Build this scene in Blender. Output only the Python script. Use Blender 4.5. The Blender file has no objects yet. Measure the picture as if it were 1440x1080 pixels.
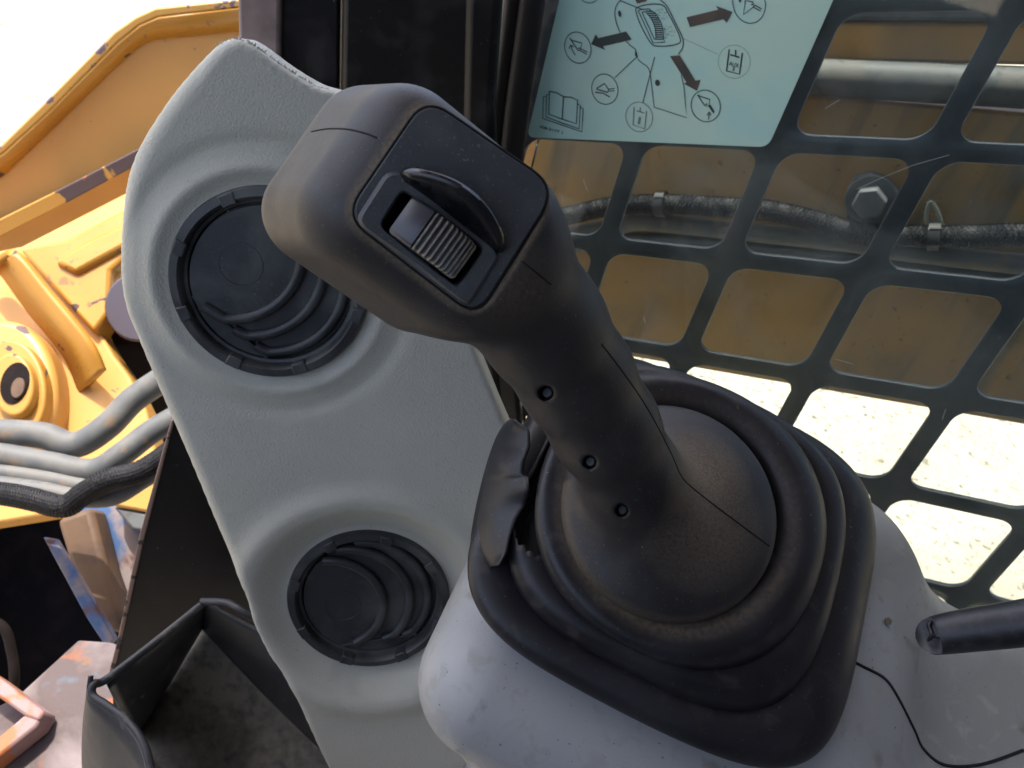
import bpy, bmesh, math, random
import numpy as np
from mathutils import Vector, Matrix, noise as mnoise
from mathutils.bvhtree import BVHTree
random.seed(4)
rng = np.random.default_rng(4)
sc = bpy.context.scene
col = sc.collection

# ------------------------------------------------------------------ camera frame
FPX = 1120.0                      # focal length in photo pixels (1440 wide)
CAMH = 2.15                       # metres above the ground
up = np.array([.215, .780, .587]); up /= np.linalg.norm(up)      # world up, seen in the view frame
fw = np.array([0, 0, -1.]); Yv = fw - up * (fw @ up); Yv /= np.linalg.norm(Yv)
Xv = np.cross(Yv, up)
R = np.stack([Xv, Yv, up])        # view -> world rotation
def TW(P):
    P = np.asarray(P, float).reshape(-1, 3)
    return P @ R.T + np.array([0, 0, CAMH])
cam = bpy.data.objects.new('camera', bpy.data.cameras.new('camera')); col.objects.link(cam)
mw = Matrix.Identity(4)
for i in range(3):
    for j in range(3): mw[i][j] = R[i][j]
mw[2][3] = CAMH
cam.matrix_world = mw
cam.data.sensor_width = 36; cam.data.lens = 28; cam.data.clip_start = .01; cam.data.clip_end = 500
cam.data.dof.use_dof = True; cam.data.dof.focus_distance = .34; cam.data.dof.aperture_fstop = 26
sc.camera = cam

# grille plane directions in the view frame (bars run along GU and GV)
GU = np.array([.888, -.179, .423]); GU /= np.linalg.norm(GU)
GV = -up
GN = np.cross(GV, GU); GN /= np.linalg.norm(GN)
if GN[2] < 0: GN = -GN            # towards the camera (cab interior)

# ------------------------------------------------------------------ world + sun
front = -(GU - up * (GU @ up)); front /= np.linalg.norm(front)
outside = -(GN - up * (GN @ up)); outside /= np.linalg.norm(outside)
sun_v = .31 * front + .03 * outside + .95 * up
sun_w = (R @ sun_v); sun_w /= np.linalg.norm(sun_w)
elev = math.asin(sun_w[2]); azim = math.atan2(sun_w[0], sun_w[1])
world = bpy.data.worlds.new("World"); sc.world = world; world.use_nodes = True
nt = world.node_tree; nt.nodes.clear()
out = nt.nodes.new('ShaderNodeOutputWorld'); bg = nt.nodes.new('ShaderNodeBackground')
sky = nt.nodes.new('ShaderNodeTexSky'); sky.sky_type = 'NISHITA'; sky.sun_disc = False
sky.sun_elevation = elev; sky.sun_rotation = azim; sky.air_density = .8; sky.dust_density = 5
bg.inputs['Strength'].default_value = .15
nt.links.new(sky.outputs[0], bg.inputs[0]); nt.links.new(bg.outputs[0], out.inputs[0])
sd = bpy.data.lights.new('sun', 'SUN'); sd.energy = 2.0; sd.angle = math.radians(.53); sd.color = (1, .95, .86)
so = bpy.data.objects.new('sun', sd); col.objects.link(so)
so.rotation_euler = Vector(sun_w).to_track_quat('Z', 'Y').to_euler(); so.location = (0, 0, 6)
sc.view_settings.view_transform = 'Standard'; sc.view_settings.look = 'None'
sc.view_settings.exposure = 2.0; sc.view_settings.gamma = 1
sc.cycles.max_bounces = 12; sc.cycles.diffuse_bounces = 6; sc.cycles.transparent_max_bounces = 16

# ------------------------------------------------------------------ helpers
def V(px, py, d):                 # a photo pixel at depth d -> point in the view frame
    return np.array([(px - 720) / FPX * d, -(py - 540) / FPX * d, -d])
def nrm(v): v = np.asarray(v, float); return v / np.linalg.norm(v)
class Frame:                      # a local frame: o + x*ex + y*ey + z*n
    def __init__(s, o, ex, n=None, ey=None):
        s.o = np.asarray(o, float)
        if n is None: n = np.cross(ex, ey)
        s.n = nrm(n); ex = np.asarray(ex, float); s.ex = nrm(ex - s.n * (ex @ s.n)); s.ey = np.cross(s.n, s.ex)
    def P(s, a):
        a = np.asarray(a, float).reshape(-1, 3)
        return s.o + a[:, :1] * s.ex + a[:, 1:2] * s.ey + a[:, 2:] * s.n
    def L(s, p):
        p = np.asarray(p, float).reshape(-1, 3) - s.o
        return np.stack([p @ s.ex, p @ s.ey, p @ s.n], 1)
    def hit(s, px, py, z=0.):     # where the sight line of a pixel meets the plane at height z
        d = np.array([(px - 720) / FPX, -(py - 540) / FPX, -1.])
        o = s.o + s.n * z
        return d * ((o @ s.n) / (d @ s.n))
    def h2(s, pts, z=0.):
        return np.array([s.L(s.hit(x, y, z))[0][:2] for x, y in pts])
def facing(px, py, d, tx=0., ty=0.):
    """plane through the point, facing the camera, turned by tx (left-right) and ty (up-down)"""
    n = nrm([math.sin(tx), math.sin(ty), 1]); return Frame(V(px, py, d), (1, 0, 0), n)

def mk(name, verts, faces, mat, parent=None, ang=40, view=True, attr=None, kind=None, origin=None):
    w = TW(verts) if view else np.asarray(verts, float)
    if parent is not None: org = np.array(parent['_o'])
    else:
        org = np.array(origin) if origin is not None else np.array([w[:, 0].mean(), w[:, 1].mean(), w[:, 2].min()])
    me = bpy.data.meshes.new(name)
    me.from_pydata((w - org).tolist(), [], [tuple(int(i) for i in f) for f in faces] if not isinstance(faces, np.ndarray) else faces.tolist())
    if attr is not None:
        for k, v in attr.items():
            a = me.attributes.new(k, 'FLOAT', 'POINT'); a.data.foreach_set('value', np.asarray(v, np.float32))
    me.validate()
    me.materials.append(mat)
    if ang:
        me.shade_smooth()
        if ang < 180: me.set_sharp_from_angle(angle=math.radians(ang))
    o = bpy.data.objects.new(name, me); col.objects.link(o)
    o['_o'] = org.tolist()
    if parent is not None:
        o.parent = parent
        po = np.array(parent['_o']); o.location = (0, 0, 0)
        o['_o'] = po.tolist()
    else: o.location = org
    if kind: o['kind'] = kind
    return o
def tag(o, label, cat, group=None, kind=None):
    if label: o['label'] = label
    if cat: o['category'] = cat
    if group: o['group'] = group
    if kind: o['kind'] = kind
    return o
def thing(name, label, cat, at, group=None):
    o = bpy.data.objects.new(name, None); col.objects.link(o)
    w = TW(at)[0]; o.location = w; o['_o'] = w.tolist(); o.empty_display_size = .02
    return tag(o, label, cat, group)
def bev(o, w, seg=2, ang=30):
    m = o.modifiers.new('bevel', 'BEVEL'); m.width = w; m.segments = seg; m.limit_method = 'ANGLE'; m.angle_limit = math.radians(ang)
    m.harden_normals = False
    return o
def join(parts):
    vs, fs, k = [], [], 0
    for v, f in parts:
        vs.append(np.asarray(v, float)); fs += [tuple(int(i) + k for i in q) for q in f]; k += len(v)
    return np.concatenate(vs), fs
def prism(fr, p2, t, z=0.):       # polygon in frame fr, top at height z, thickness t
    p2 = np.asarray(p2, float); n = len(p2)
    a = np.sum(p2[:, 0] * np.roll(p2[:, 1], -1) - np.roll(p2[:, 0], -1) * p2[:, 1])
    if a < 0: p2 = p2[::-1]
    top = fr.P(np.c_[p2, np.full(n, z)]); bot = fr.P(np.c_[p2, np.full(n, z - t)])
    f = [tuple(range(n)), tuple(range(2 * n - 1, n - 1, -1))]
    f += [(i, i + n, (i + 1) % n + n, (i + 1) % n) for i in range(n)]
    return np.concatenate([top, bot]), f
def pxprism(name, fr, pts, t, mat, parent=None, bw=0., z=0., **k):
    v, f = prism(fr, fr.h2(pts, z), t, z)
    o = mk(name, v, f, mat, parent, **k)
    if bw: bev(o, bw)
    return o
def rpoly(p, r, n=6):             # round the corners of a 2-D polygon
    p = np.asarray(p, float); N = len(p); o = []
    rr = r if hasattr(r, '__len__') else [r] * N
    for i in range(N):
        a, b, c = p[i - 1], p[i], p[(i + 1) % N]
        u = a - b; w = c - b; lu, lw = np.linalg.norm(u), np.linalg.norm(w); u /= lu; w /= lw
        d = min(rr[i], .49 * lu, .49 * lw)
        s, e = b + u * d, b + w * d
        for k in range(n + 1):
            t = k / n; o.append((1 - t) ** 2 * s + 2 * t * (1 - t) * b + t * t * e)
    return np.array(o)
def ringprism(fr, outer, inner, t, z=0., bv=0.):
    """a flat frame between two loops with the same number of points"""
    n = len(outer); c = inner.mean(0)
    o2 = outer - nrmrows(outer - outer.mean(0)) * bv; i2 = inner + nrmrows(inner - c) * bv * .6
    L = [np.c_[outer, np.full(n, z - t)], np.c_[outer, np.full(n, z - bv)], np.c_[o2, np.full(n, z)],
         np.c_[i2, np.full(n, z)], np.c_[inner, np.full(n, z - bv * .6)], np.c_[inner, np.full(n, z - t)]]
    v = np.concatenate([fr.P(l) for l in L]); f = []
    for k in range(6):
        k2 = (k + 1) % 6
        f += [(k * n + i, k * n + (i + 1) % n, k2 * n + (i + 1) % n, k2 * n + i) for i in range(n)]
    return v, f
def nrmrows(a): return a / np.maximum(np.linalg.norm(a, axis=1, keepdims=True), 1e-9)
def crom(P, n=8, closed=False):   # Catmull-Rom through the points
    P = np.asarray(P, float); N = len(P); o = []
    rngi = range(N if closed else N - 1)
    for i in rngi:
        g = lambda k: P[k % N] if closed else P[min(max(k, 0), N - 1)]
        a, b, c, d = g(i - 1), g(i), g(i + 1), g(i + 2)
        for k in range(n):
            t = k / n
            o.append(.5 * (2 * b + (c - a) * t + (2 * a - 5 * b + 4 * c - d) * t * t + (3 * b - a - 3 * c + d) * t ** 3))
    if not closed: o.append(P[-1])
    return np.array(o)
def tube(path, r, n=12, cap=True, flat=None):
    P = np.asarray(path, float); N = len(P); r = np.full(N, r) if np.isscalar(r) else np.asarray(r)
    T = nrmrows(np.gradient(P, axis=0)); a = np.cross(T[0], [.3, .5, .81]); a = nrm(a)
    vs = []; f = []
    for i in range(N):
        a = nrm(a - T[i] * (a @ T[i])); b = np.cross(T[i], a)
        th = np.arange(n) * 2 * math.pi / n
        vs.append(P[i] + r[i] * (np.cos(th)[:, None] * a + np.sin(th)[:, None] * b))
    for i in range(N - 1):
        f += [(i * n + k, i * n + (k + 1) % n, (i + 1) * n + (k + 1) % n, (i + 1) * n + k) for k in range(n)]
    if cap: f += [tuple(range(n))[::-1], tuple((N - 1) * n + k for k in range(n))]
    return np.concatenate(vs), f
def surface_nets(F, o, h):
    F = F.astype(np.float32); S = F < 0
    c = np.zeros(tuple(np.array(F.shape) - 1), np.int8)
    for dx in (0, 1):
        for dy in (0, 1):
            for dz in (0, 1):
                c += S[dx:F.shape[0] - 1 + dx, dy:F.shape[1] - 1 + dy, dz:F.shape[2] - 1 + dz]
    act = np.argwhere((c > 0) & (c < 8)); idx = -np.ones(c.shape, np.int64); idx[tuple(act.T)] = np.arange(len(act))
    acc = np.zeros((len(act), 3)); cnt = np.zeros(len(act))
    cs = [(0, 0, 0), (1, 0, 0), (0, 1, 0), (1, 1, 0), (0, 0, 1), (1, 0, 1), (0, 1, 1), (1, 1, 1)]
    for i in range(8):
        for j in range(i + 1, 8):
            d = np.array(cs[j]) - np.array(cs[i])
            if np.abs(d).sum() != 1: continue
            a = F[tuple((act + cs[i]).T)]; b = F[tuple((act + cs[j]).T)]; m = (a < 0) != (b < 0)
            t = np.where(m, a / np.where(m, a - b, 1), 0)
            acc += m[:, None] * (np.array(cs[i]) + t[:, None] * d); cnt += m
    v = (act + acc / cnt[:, None]) * h + o
    faces = []
    for ax in range(3):
        s0 = [slice(None)] * 3; s1 = [slice(None)] * 3; s0[ax] = slice(0, -1); s1[ax] = slice(1, None)
        a = S[tuple(s0)]; b = S[tuple(s1)]; e = np.argwhere(a != b); u, w = (ax + 1) % 3, (ax + 2) % 3
        ok = (e[:, u] > 0) & (e[:, w] > 0) & (e[:, u] < F.shape[u] - 1) & (e[:, w] < F.shape[w] - 1); e = e[ok]
        q = []
        for du, dw in ((0, 0), (-1, 0), (-1, -1), (0, -1)):
            k = e.copy(); k[:, u] += du; k[:, w] += dw; q.append(idx[tuple(k.T)])
        q = np.stack(q, 1); flip = a[tuple(e.T)]; q[flip] = q[flip][:, ::-1]
        faces.append(q[:, ::-1])
    return v, np.concatenate(faces)
def grid(lo, hi, h):
    ax = [np.arange(lo[i], hi[i] + h, h, dtype=np.float32) for i in range(3)]
    return np.meshgrid(*ax, indexing='ij'), np.array(lo, float)
def sd_rbox(x, y, z, c, b, r):
    qx, qy, qz = abs(x - c[0]) - b[0] + r, abs(y - c[1]) - b[1] + r, abs(z - c[2]) - b[2] + r
    return np.sqrt(np.maximum(qx, 0) ** 2 + np.maximum(qy, 0) ** 2 + np.maximum(qz, 0) ** 2) + np.minimum(np.maximum(qx, np.maximum(qy, qz)), 0) - r
def smin(a, b, k):
    h = np.clip(.5 + .5 * (b - a) / k, 0, 1); return b * (1 - h) + a * h - k * h * (1 - h)
def smax(a, b, k): return -smin(-a, -b, k)
def sd_cone(P, a, b, ra, rb):     # capsule with changing radius
    x, y, z = P; a = np.asarray(a, float); d = np.asarray(b, float) - a; L2 = d @ d
    t = np.clip(((x - a[0]) * d[0] + (y - a[1]) * d[1] + (z - a[2]) * d[2]) / L2, 0, 1)
    return np.sqrt((x - a[0] - t * d[0]) ** 2 + (y - a[1] - t * d[1]) ** 2 + (z - a[2] - t * d[2]) ** 2) - (ra + (rb - ra) * t)
def poly_sd(px, py, poly):        # signed distance (inside +) and nearest point
    best = np.full(px.shape, 1e9); nx = px.copy(); ny = py.copy(); ins = np.zeros(px.shape, bool)
    N = len(poly)
    for i in range(N):
        a, b = poly[i - 1], poly[i]; d = b - a; L = d @ d
        if L < 1e-14: continue
        t = np.clip(((px - a[0]) * d[0] + (py - a[1]) * d[1]) / L, 0, 1); qx, qy = a[0] + t * d[0], a[1] + t * d[1]
        D = np.hypot(px - qx, py - qy); m = D < best
        best[m] = D[m]; nx[m] = qx[m]; ny[m] = qy[m]
        cr = ((a[1] > py) != (b[1] > py)); 
        with np.errstate(all='ignore'):
            ins ^= cr & (px < (b[0] - a[0]) * (py - a[1]) / (b[1] - a[1]) + a[0])
    return np.where(ins, best, -best), nx, ny
def field_slab(fr, outline, holes, h, hf, skirt):
    lo = outline.min(0) - 2 * h; hi = outline.max(0) + 2 * h
    X, Y = np.meshgrid(np.arange(lo[0], hi[0], h), np.arange(lo[1], hi[1], h), indexing='ij')
    s, nx, ny = poly_sd(X, Y, outline); se = s.copy()
    for cx, cy, r in holes:
        d = np.hypot(X - cx, Y - cy) - r; m = d < s
        s[m] = d[m]; k = r / np.maximum(np.hypot(X - cx, Y - cy), 1e-6)
        nx[m] = (cx + (X - cx) * k)[m]; ny[m] = (cy + (Y - cy) * k)[m]
    keep = s > -.6 * h; sn = keep & (abs(s) < .6 * h)
    X[sn] = nx[sn]; Y[sn] = ny[sn]; s[sn] = 0; se[sn & (abs(se) < .7 * h)] = 0
    Z = hf(X, Y, np.maximum(s, 0), np.maximum(se, 0))
    idx = -np.ones(X.shape, int); idx[keep] = np.arange(keep.sum())
    v = np.c_[X[keep], Y[keep], Z[keep]]; f = []
    q = np.stack([idx[:-1, :-1], idx[1:, :-1], idx[1:, 1:], idx[:-1, 1:]], -1).reshape(-1, 4)
    nk = (q >= 0).sum(1); f4 = q[nk == 4].tolist(); f3 = [[i for i in r if i >= 0] for r in q[nk == 3].tolist()]
    f = f4 + f3
    cnt = {}
    for fc in f:
        for i in range(len(fc)):
            e = (fc[i], fc[(i + 1) % len(fc)]); k = (min(e), max(e))
            if k in cnt: cnt[k] = None
            else: cnt[k] = e
    be = [e for e in cnt.values() if e]; mp = {}; extra = []
    for e in be:
        for i in e:
            if i not in mp:
                mp[i] = len(v) + len(extra); extra.append((v[i][0], v[i][1], v[i][2] - skirt))
    f += [[e[1], e[0], mp[e[0]], mp[e[1]]] for e in be]
    v = np.concatenate([v, np.array(extra)])
    return fr.P(v), f, v

# ------------------------------------------------------------------ materials
def nn(t, typ, **k):
    n = t.nodes.new(typ)
    for a, b in k.items():
        if a.startswith('i_'): n.inputs[a[2:].replace('_', ' ')].default_value = b
        else: setattr(n, a, b)
    return n
def mat(name, base, rough=.5, metal=0., layers=(), bumps=(), spec=.5, dust_or_glint=None, rvar=0., coat=0.):
    """layers: (colour, scale, lo, hi, detail, roughness or None, stretch); bumps: (scale, strength, distance, kind)"""
    m = bpy.data.materials.new(name); m.use_nodes = True; t = m.node_tree; L = t.links
    b = t.nodes['Principled BSDF']; tc = nn(t, 'ShaderNodeTexCoord')
    def noise(scale, detail=4., stretch=None, off=0., dist=0.):
        mp = nn(t, 'ShaderNodeMapping'); mp.inputs['Location'].default_value = (off, off * .7, -off)
        if stretch: mp.inputs['Scale'].default_value = stretch
        L.new(tc.outputs['Object'], mp.inputs[0])
        n = nn(t, 'ShaderNodeTexNoise'); n.inputs['Scale'].default_value = scale; n.inputs['Detail'].default_value = detail
        n.inputs['Distortion'].default_value = dist
        L.new(mp.outputs[0], n.inputs['Vector']); return n.outputs['Fac']
    def ramp(src, lo, hi):
        r = nn(t, 'ShaderNodeMapRange'); r.inputs['From Min'].default_value = lo; r.inputs['From Max'].default_value = hi; r.clamp = True
        L.new(src, r.inputs['Value']); return r.outputs[0]
    def mul(a, v):
        q = nn(t, 'ShaderNodeMath', operation='MULTIPLY'); L.new(a, q.inputs[0])
        if isinstance(v, float) or isinstance(v, int): q.inputs[1].default_value = v
        else: L.new(v, q.inputs[1])
        return q.outputs[0]
    c = nn(t, 'ShaderNodeRGB'); c.outputs[0].default_value = (*base, 1); cur = c.outputs[0]
    rr = nn(t, 'ShaderNodeValue'); rr.outputs[0].default_value = rough; rc = rr.outputs[0]
    k = 0
    def lay(fac, colr, r):
        nonlocal cur, rc
        mx = nn(t, 'ShaderNodeMix', data_type='RGBA'); L.new(fac, mx.inputs['Factor']); L.new(cur, mx.inputs[6]); mx.inputs[7].default_value = (*colr, 1); cur = mx.outputs[2]
        if r is not None:
            m2 = nn(t, 'ShaderNodeMix', data_type='FLOAT'); L.new(fac, m2.inputs['Factor']); L.new(rc, m2.inputs[2]); m2.inputs[3].default_value = r; rc = m2.outputs[0]
    for ly in layers:
        colr, scale, lo, hi = ly[:4]; det = ly[4] if len(ly) > 4 else 5.; r = ly[5] if len(ly) > 5 else None; st = ly[6] if len(ly) > 6 else None
        amt = ly[7] if len(ly) > 7 else 1.
        k += 1; f = ramp(noise(scale, det, st, 3.1 * k, .4), lo, hi)
        if amt != 1.: f = mul(f, amt)
        lay(f, colr, r)
    if dust_or_glint:
        at = nn(t, 'ShaderNodeAttribute'); at.attribute_name = 'dust_or_glint'
        f = mul(at.outputs['Fac'], ramp(noise(dust_or_glint[1], 8., None, 9.), .12, .62)); lay(f, dust_or_glint[0], .9)
    if rvar:
        n = noise(60., 4., None, 5.); q = nn(t, 'ShaderNodeMath', operation='MULTIPLY_ADD'); L.new(n, q.inputs[0]); q.inputs[1].default_value = rvar * 2
        s = nn(t, 'ShaderNodeMath', operation='SUBTRACT'); L.new(rc, s.inputs[0]); s.inputs[1].default_value = rvar; L.new(s.outputs[0], q.inputs[2]); rc = q.outputs[0]
    L.new(cur, b.inputs['Base Color']); L.new(rc, b.inputs['Roughness'])
    b.inputs['Metallic'].default_value = metal; b.inputs['Specular IOR Level'].default_value = spec
    if coat: b.inputs['Coat Weight'].default_value = coat; b.inputs['Coat Roughness'].default_value = .15
    prev = None
    for i, (scale, strength, dist, kd) in enumerate(bumps):
        if kd == 'v':
            n = nn(t, 'ShaderNodeTexVoronoi'); n.inputs['Scale'].default_value = scale; n.feature = 'SMOOTH_F1'; L.new(tc.outputs['Object'], n.inputs['Vector']); src = n.outputs['Distance']
        else: src = noise(scale, 3. if kd == 'n' else 8., None, 20. + i)
        bp = nn(t, 'ShaderNodeBump'); bp.inputs['Strength'].default_value = strength; bp.inputs['Distance'].default_value = dist
        L.new(src, bp.inputs['Height'])
        if prev: L.new(prev, bp.inputs['Normal'])
        prev = bp.outputs[0]
    if prev: L.new(prev, b.inputs['Normal'])
    return m
DUST = (.215, .16, .10)
m_grip = mat('grip_rubber', (.028, .0255, .0245), .48, spec=.42, layers=[((.045, .040, .037), 45, .5, .8, 6, .62), ((.016, .015, .015), 18, .5, .7, 3, None), ((.10, .08, .06), 900, .66, .74, 2, .8)],
             bumps=[(1500, .25, .0004, 'n'), (160, .12, .0008, 'f')], dust_or_glint=(DUST, 800), rvar=.08)
m_plate = mat('plate_plastic', (.058, .062, .066), .52, layers=[((.095, .10, .10), 60, .42, .7, 6, .65), ((.17, .15, .12), 900, .64, .72, 2, .8), ((.09, .085, .075), 14, .5, .7, 7, .75)], bumps=[(2600, .45, .0004, 'n')], rvar=.06, dust_or_glint=(DUST, 500))
m_gloss = mat('gloss_black', (.010, .010, .012), .24, layers=[((.03, .028, .026), 120, .52, .8, 6, .5)], bumps=[(900, .04, .0003, 'n')])
m_wheel = mat('wheel_plastic', (.050, .050, .058), .36, dust_or_glint=((.30, .27, .21), 600))  # the pale colour here paints a highlight on the ribs
m_gap = mat('dark_gap', (.004, .004, .004), .9)
m_boot = mat('boot_rubber', (.012, .0115, .0135), .42, spec=.42, layers=[((.022, .021, .024), 30, .42, .78, 6, .52), ((.12, .11, .10), 620, .70, .76, 2, .8), ((.05, .045, .04), 90, .58, .8, 6, .62)],
             bumps=[(900, .12, .0004, 'n'), (70, .10, .002, 'f')], dust_or_glint=(DUST, 380), rvar=.08)
m_panel = mat('panel_plastic', (.45, .437, .357), .55, layers=[((.49, .475, .395), 14, .4, .7, 4, None), ((.34, .335, .28), 26, .62, .85, 6, .65), ((.10, .10, .095), 900, .71, .78, 2, .8)],
              bumps=[(800, .45, .0009, 'n'), (1900, .25, .0005, 'n')], rvar=.05)
m_console = mat('console_plastic', (.335, .34, .335), .45, layers=[((.25, .25, .235), 8, .42, .60, 8, .65), ((.31, .31, .29), 90, .55, .66, 9, .8), ((.16, .155, .13), 30, .64, .74, 9, .8), ((.10, .095, .08), 420, .70, .75, 3, .8)],
                bumps=[(1200, .25, .0005, 'n'), (90, .08, .001, 'f')], rvar=.08)
m_vent = mat('vent_plastic', (.028, .029, .030), .40, spec=.45, layers=[((.085, .088, .082), 30, .46, .70, 7, .6), ((.14, .14, .13), 900, .68, .75, 2, .8)], bumps=[(1500, .15, .0003, 'n')], rvar=.08)
m_frame = mat('pillar_paint', (.005, .005, .006), .34, spec=.3, layers=[((.03, .03, .032), 25, .5, .8, 8, .5), ((.10, .10, .10), 350, .71, .77, 3, .8)], bumps=[(300, .08, .0006, 'n')])
m_flange = mat('flange_paint', (.26, .20, .19), .5, layers=[((.09, .07, .065), 20, .45, .7, 6, .6)], bumps=[(400, .15, .0006, 'n')])
m_seal = mat('seal_rubber', (.012, .012, .013), .6, bumps=[(500, .1, .0005, 'n')])
m_guard = mat('guard_paint', (.030, .040, .048), .38, layers=[((.055, .065, .07), 60, .5, .75, 8, .55), ((.14, .12, .10), 420, .70, .78, 3, .8)], bumps=[(260, .12, .0006, 'n')])
m_yel = mat('yellow_paint', (.50, .26, .065), .42, layers=[((.46, .24, .06), 9, .45, .7, 5, .5), ((.10, .07, .075), 26, .70, .71, 5, .8), ((.13, .085, .07), 90, .735, .745, 4, .8)], bumps=[(60, .06, .002, 'f')])
m_yel2 = mat('yellow_paint_worn', (.36, .165, .018), .42, layers=[((.40, .20, .032), 7, .45, .7, 5, .5), ((.06, .04, .04), 24, .655, .665, 4, .8), ((.20, .12, .05), 50, .66, .70, 6, .8)], bumps=[(60, .06, .002, 'f')])
m_rim = mat('rim_paint_chipped', (.46, .25, .05), .42, layers=[((.13, .095, .11), 28, .60, .61, 5, .8), ((.30, .12, .04), 90, .66, .70, 6, .8)], bumps=[(60, .06, .002, 'f')])
m_chip = mat('chipped_yellow_paint', (.44, .24, .045), .42, layers=[((.075, .055, .06), 9, .555, .565, 5, .8), ((.30, .12, .04), 50, .66, .70, 6, .8)], bumps=[(60, .06, .002, 'f')])
m_boom = mat('boom_paint', (.37, .20, .058), .55, layers=[((.31, .175, .055), 6, .4, .7, 6, .6), ((.26, .17, .08), 10, .50, .72, 8, .75), ((.17, .125, .075), 26, .52, .66, 6, .8, (1, 1, .12)), ((.44, .24, .07), 5, .52, .72, 3, None), ((.14, .10, .055), 160, .66, .72, 4, .8)], bumps=[(50, .05, .002, 'f')])
m_boomy = mat('boom_band_paint', (.56, .28, .07), .5, layers=[((.34, .19, .065), 12, .4, .7, 6, .6)])
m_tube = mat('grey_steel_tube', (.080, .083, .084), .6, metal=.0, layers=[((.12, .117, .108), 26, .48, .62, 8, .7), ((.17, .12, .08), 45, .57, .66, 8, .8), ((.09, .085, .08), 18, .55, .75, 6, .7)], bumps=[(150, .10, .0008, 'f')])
m_steel = mat('dull_steel', (.11, .115, .12), .6, metal=.2, layers=[((.07, .07, .068), 30, .45, .65, 8, .7)], bumps=[(200, .15, .0008, 'f')])
m_strand = mat('braid_strand', (.012, .012, .014), .55, spec=.2, layers=[((.03, .028, .025), 260, .5, .7, 4, .6)])
m_clamp = mat('clamp_plastic', (.018, .018, .019), .55)
m_tube2 = mat('darkened_tube', (.055, .060, .062), .6, layers=[((.10, .095, .085), 26, .48, .62, 8, .7), ((.04, .04, .04), 120, .6, .7, 5, .7)])  # tube grey darkened in its colour to tone down the sunlit top
m_braid = mat('braid_sleeve', (.010, .010, .011), .45, layers=[((.03, .03, .03), 260, .55, .75, 4, .7)])
m_rust = mat('rusty_plate', (.085, .062, .062), .75, layers=[((.19, .155, .16), 14, .45, .65, 8, .7), ((.26, .09, .04), 24, .58, .66, 8, .8), ((.08, .10, .13), 20, .64, .70, 5, .7), ((.16, .09, .04), 60, .69, .73, 4, .7), ((.12, .08, .06), 120, .66, .74, 5, .8)], bumps=[(120, .25, .002, 'f')])
m_orange = mat('orange_paint', (.33, .11, .04), .55, layers=[((.27, .17, .165), 22, .55, .62, 6, .7), ((.14, .13, .14), 30, .66, .68, 4, .7)], bumps=[(120, .15, .001, 'f')])
m_blue = mat('blue_paint_worn', (.035, .08, .19), .6, layers=[((.20, .16, .155), 18, .50, .62, 8, .75), ((.10, .045, .03), 26, .60, .68, 8, .85)], bumps=[(120, .2, .001, 'f')])
m_brown = mat('rust_brown_steel', (.10, .055, .028), .7, layers=[((.045, .025, .018), 18, .45, .65, 8, .8)], bumps=[(80, .2, .002, 'f')])
m_dark = mat('near_black_shade', (.006, .004, .004), .85, spec=.15, layers=[((.018, .010, .009), 16, .5, .75, 6, .8)], bumps=[(60, .2, .003, 'f')])  # near black puts the shade of the gap into the colour
m_sidep = mat('side_panel_paint', (.004, .004, .005), .45, spec=.2, layers=[((.022, .022, .022), 20, .5, .8, 8, .6), ((.10, .10, .10), 260, .71, .76, 3, .8)], bumps=[(120, .06, .001, 'f')])
m_edge = mat('rusted_sheet_edge', (.26, .17, .13), .75, layers=[((.02, .018, .018), 90, .56, .6, 5, .6)])
m_tray = mat('tray_plastic', (.020, .021, .025), .45, spec=.4, layers=[((.045, .046, .048), 30, .40, .72, 8, .6), ((.11, .106, .09), 60, .58, .72, 9, .85)], bumps=[(500, .2, .0006, 'n')], dust_or_glint=((.26, .24, .19), 140))
m_sticker = mat('decal_vinyl', (.38, .61, .56), .3, coat=.9, layers=[((.44, .62, .53), 9, .45, .7, 3, None), ((.34, .58, .57), 16, .5, .8, 5, None)])
m_print = mat('decal_ink', (.018, .03, .032), .5)
m_print_brown = mat('decal_ink_faded', (.075, .055, .04), .5, layers=[((.03, .03, .03), 40, .4, .7)])
m_print_fade = mat('decal_ink_worn', (.17, .15, .15), .5)
m_ground = mat('pale_gravel_ground', (.34, .295, .215), .95, layers=[((.40, .35, .265), 2.5, .4, .7, 6, None), ((.10, .085, .06), 34, .58, .68, 5, None), ((.12, .10, .075), 90, .60, .68, 4, None), ((.13, .11, .08), 10, .62, .70, 6, None)], bumps=[(30, .5, .02, 'f')])
m_cab = mat('cab_lining', (.10, .10, .105), .8, bumps=[(300, .2, .001, 'n')])
m_lever = mat('lever_rubber', (.014, .014, .016), .42, layers=[((.05, .048, .05), 160, .5, .8, 6, .55), ((.12, .12, .12), 900, .69, .76, 2, .8)], bumps=[(500, .15, .0006, 'n')])
m_cyl = mat('mauve_steel', (.07, .06, .075), .5, layers=[((.08, .07, .085), 12, .5, .7, 5, None)])

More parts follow.
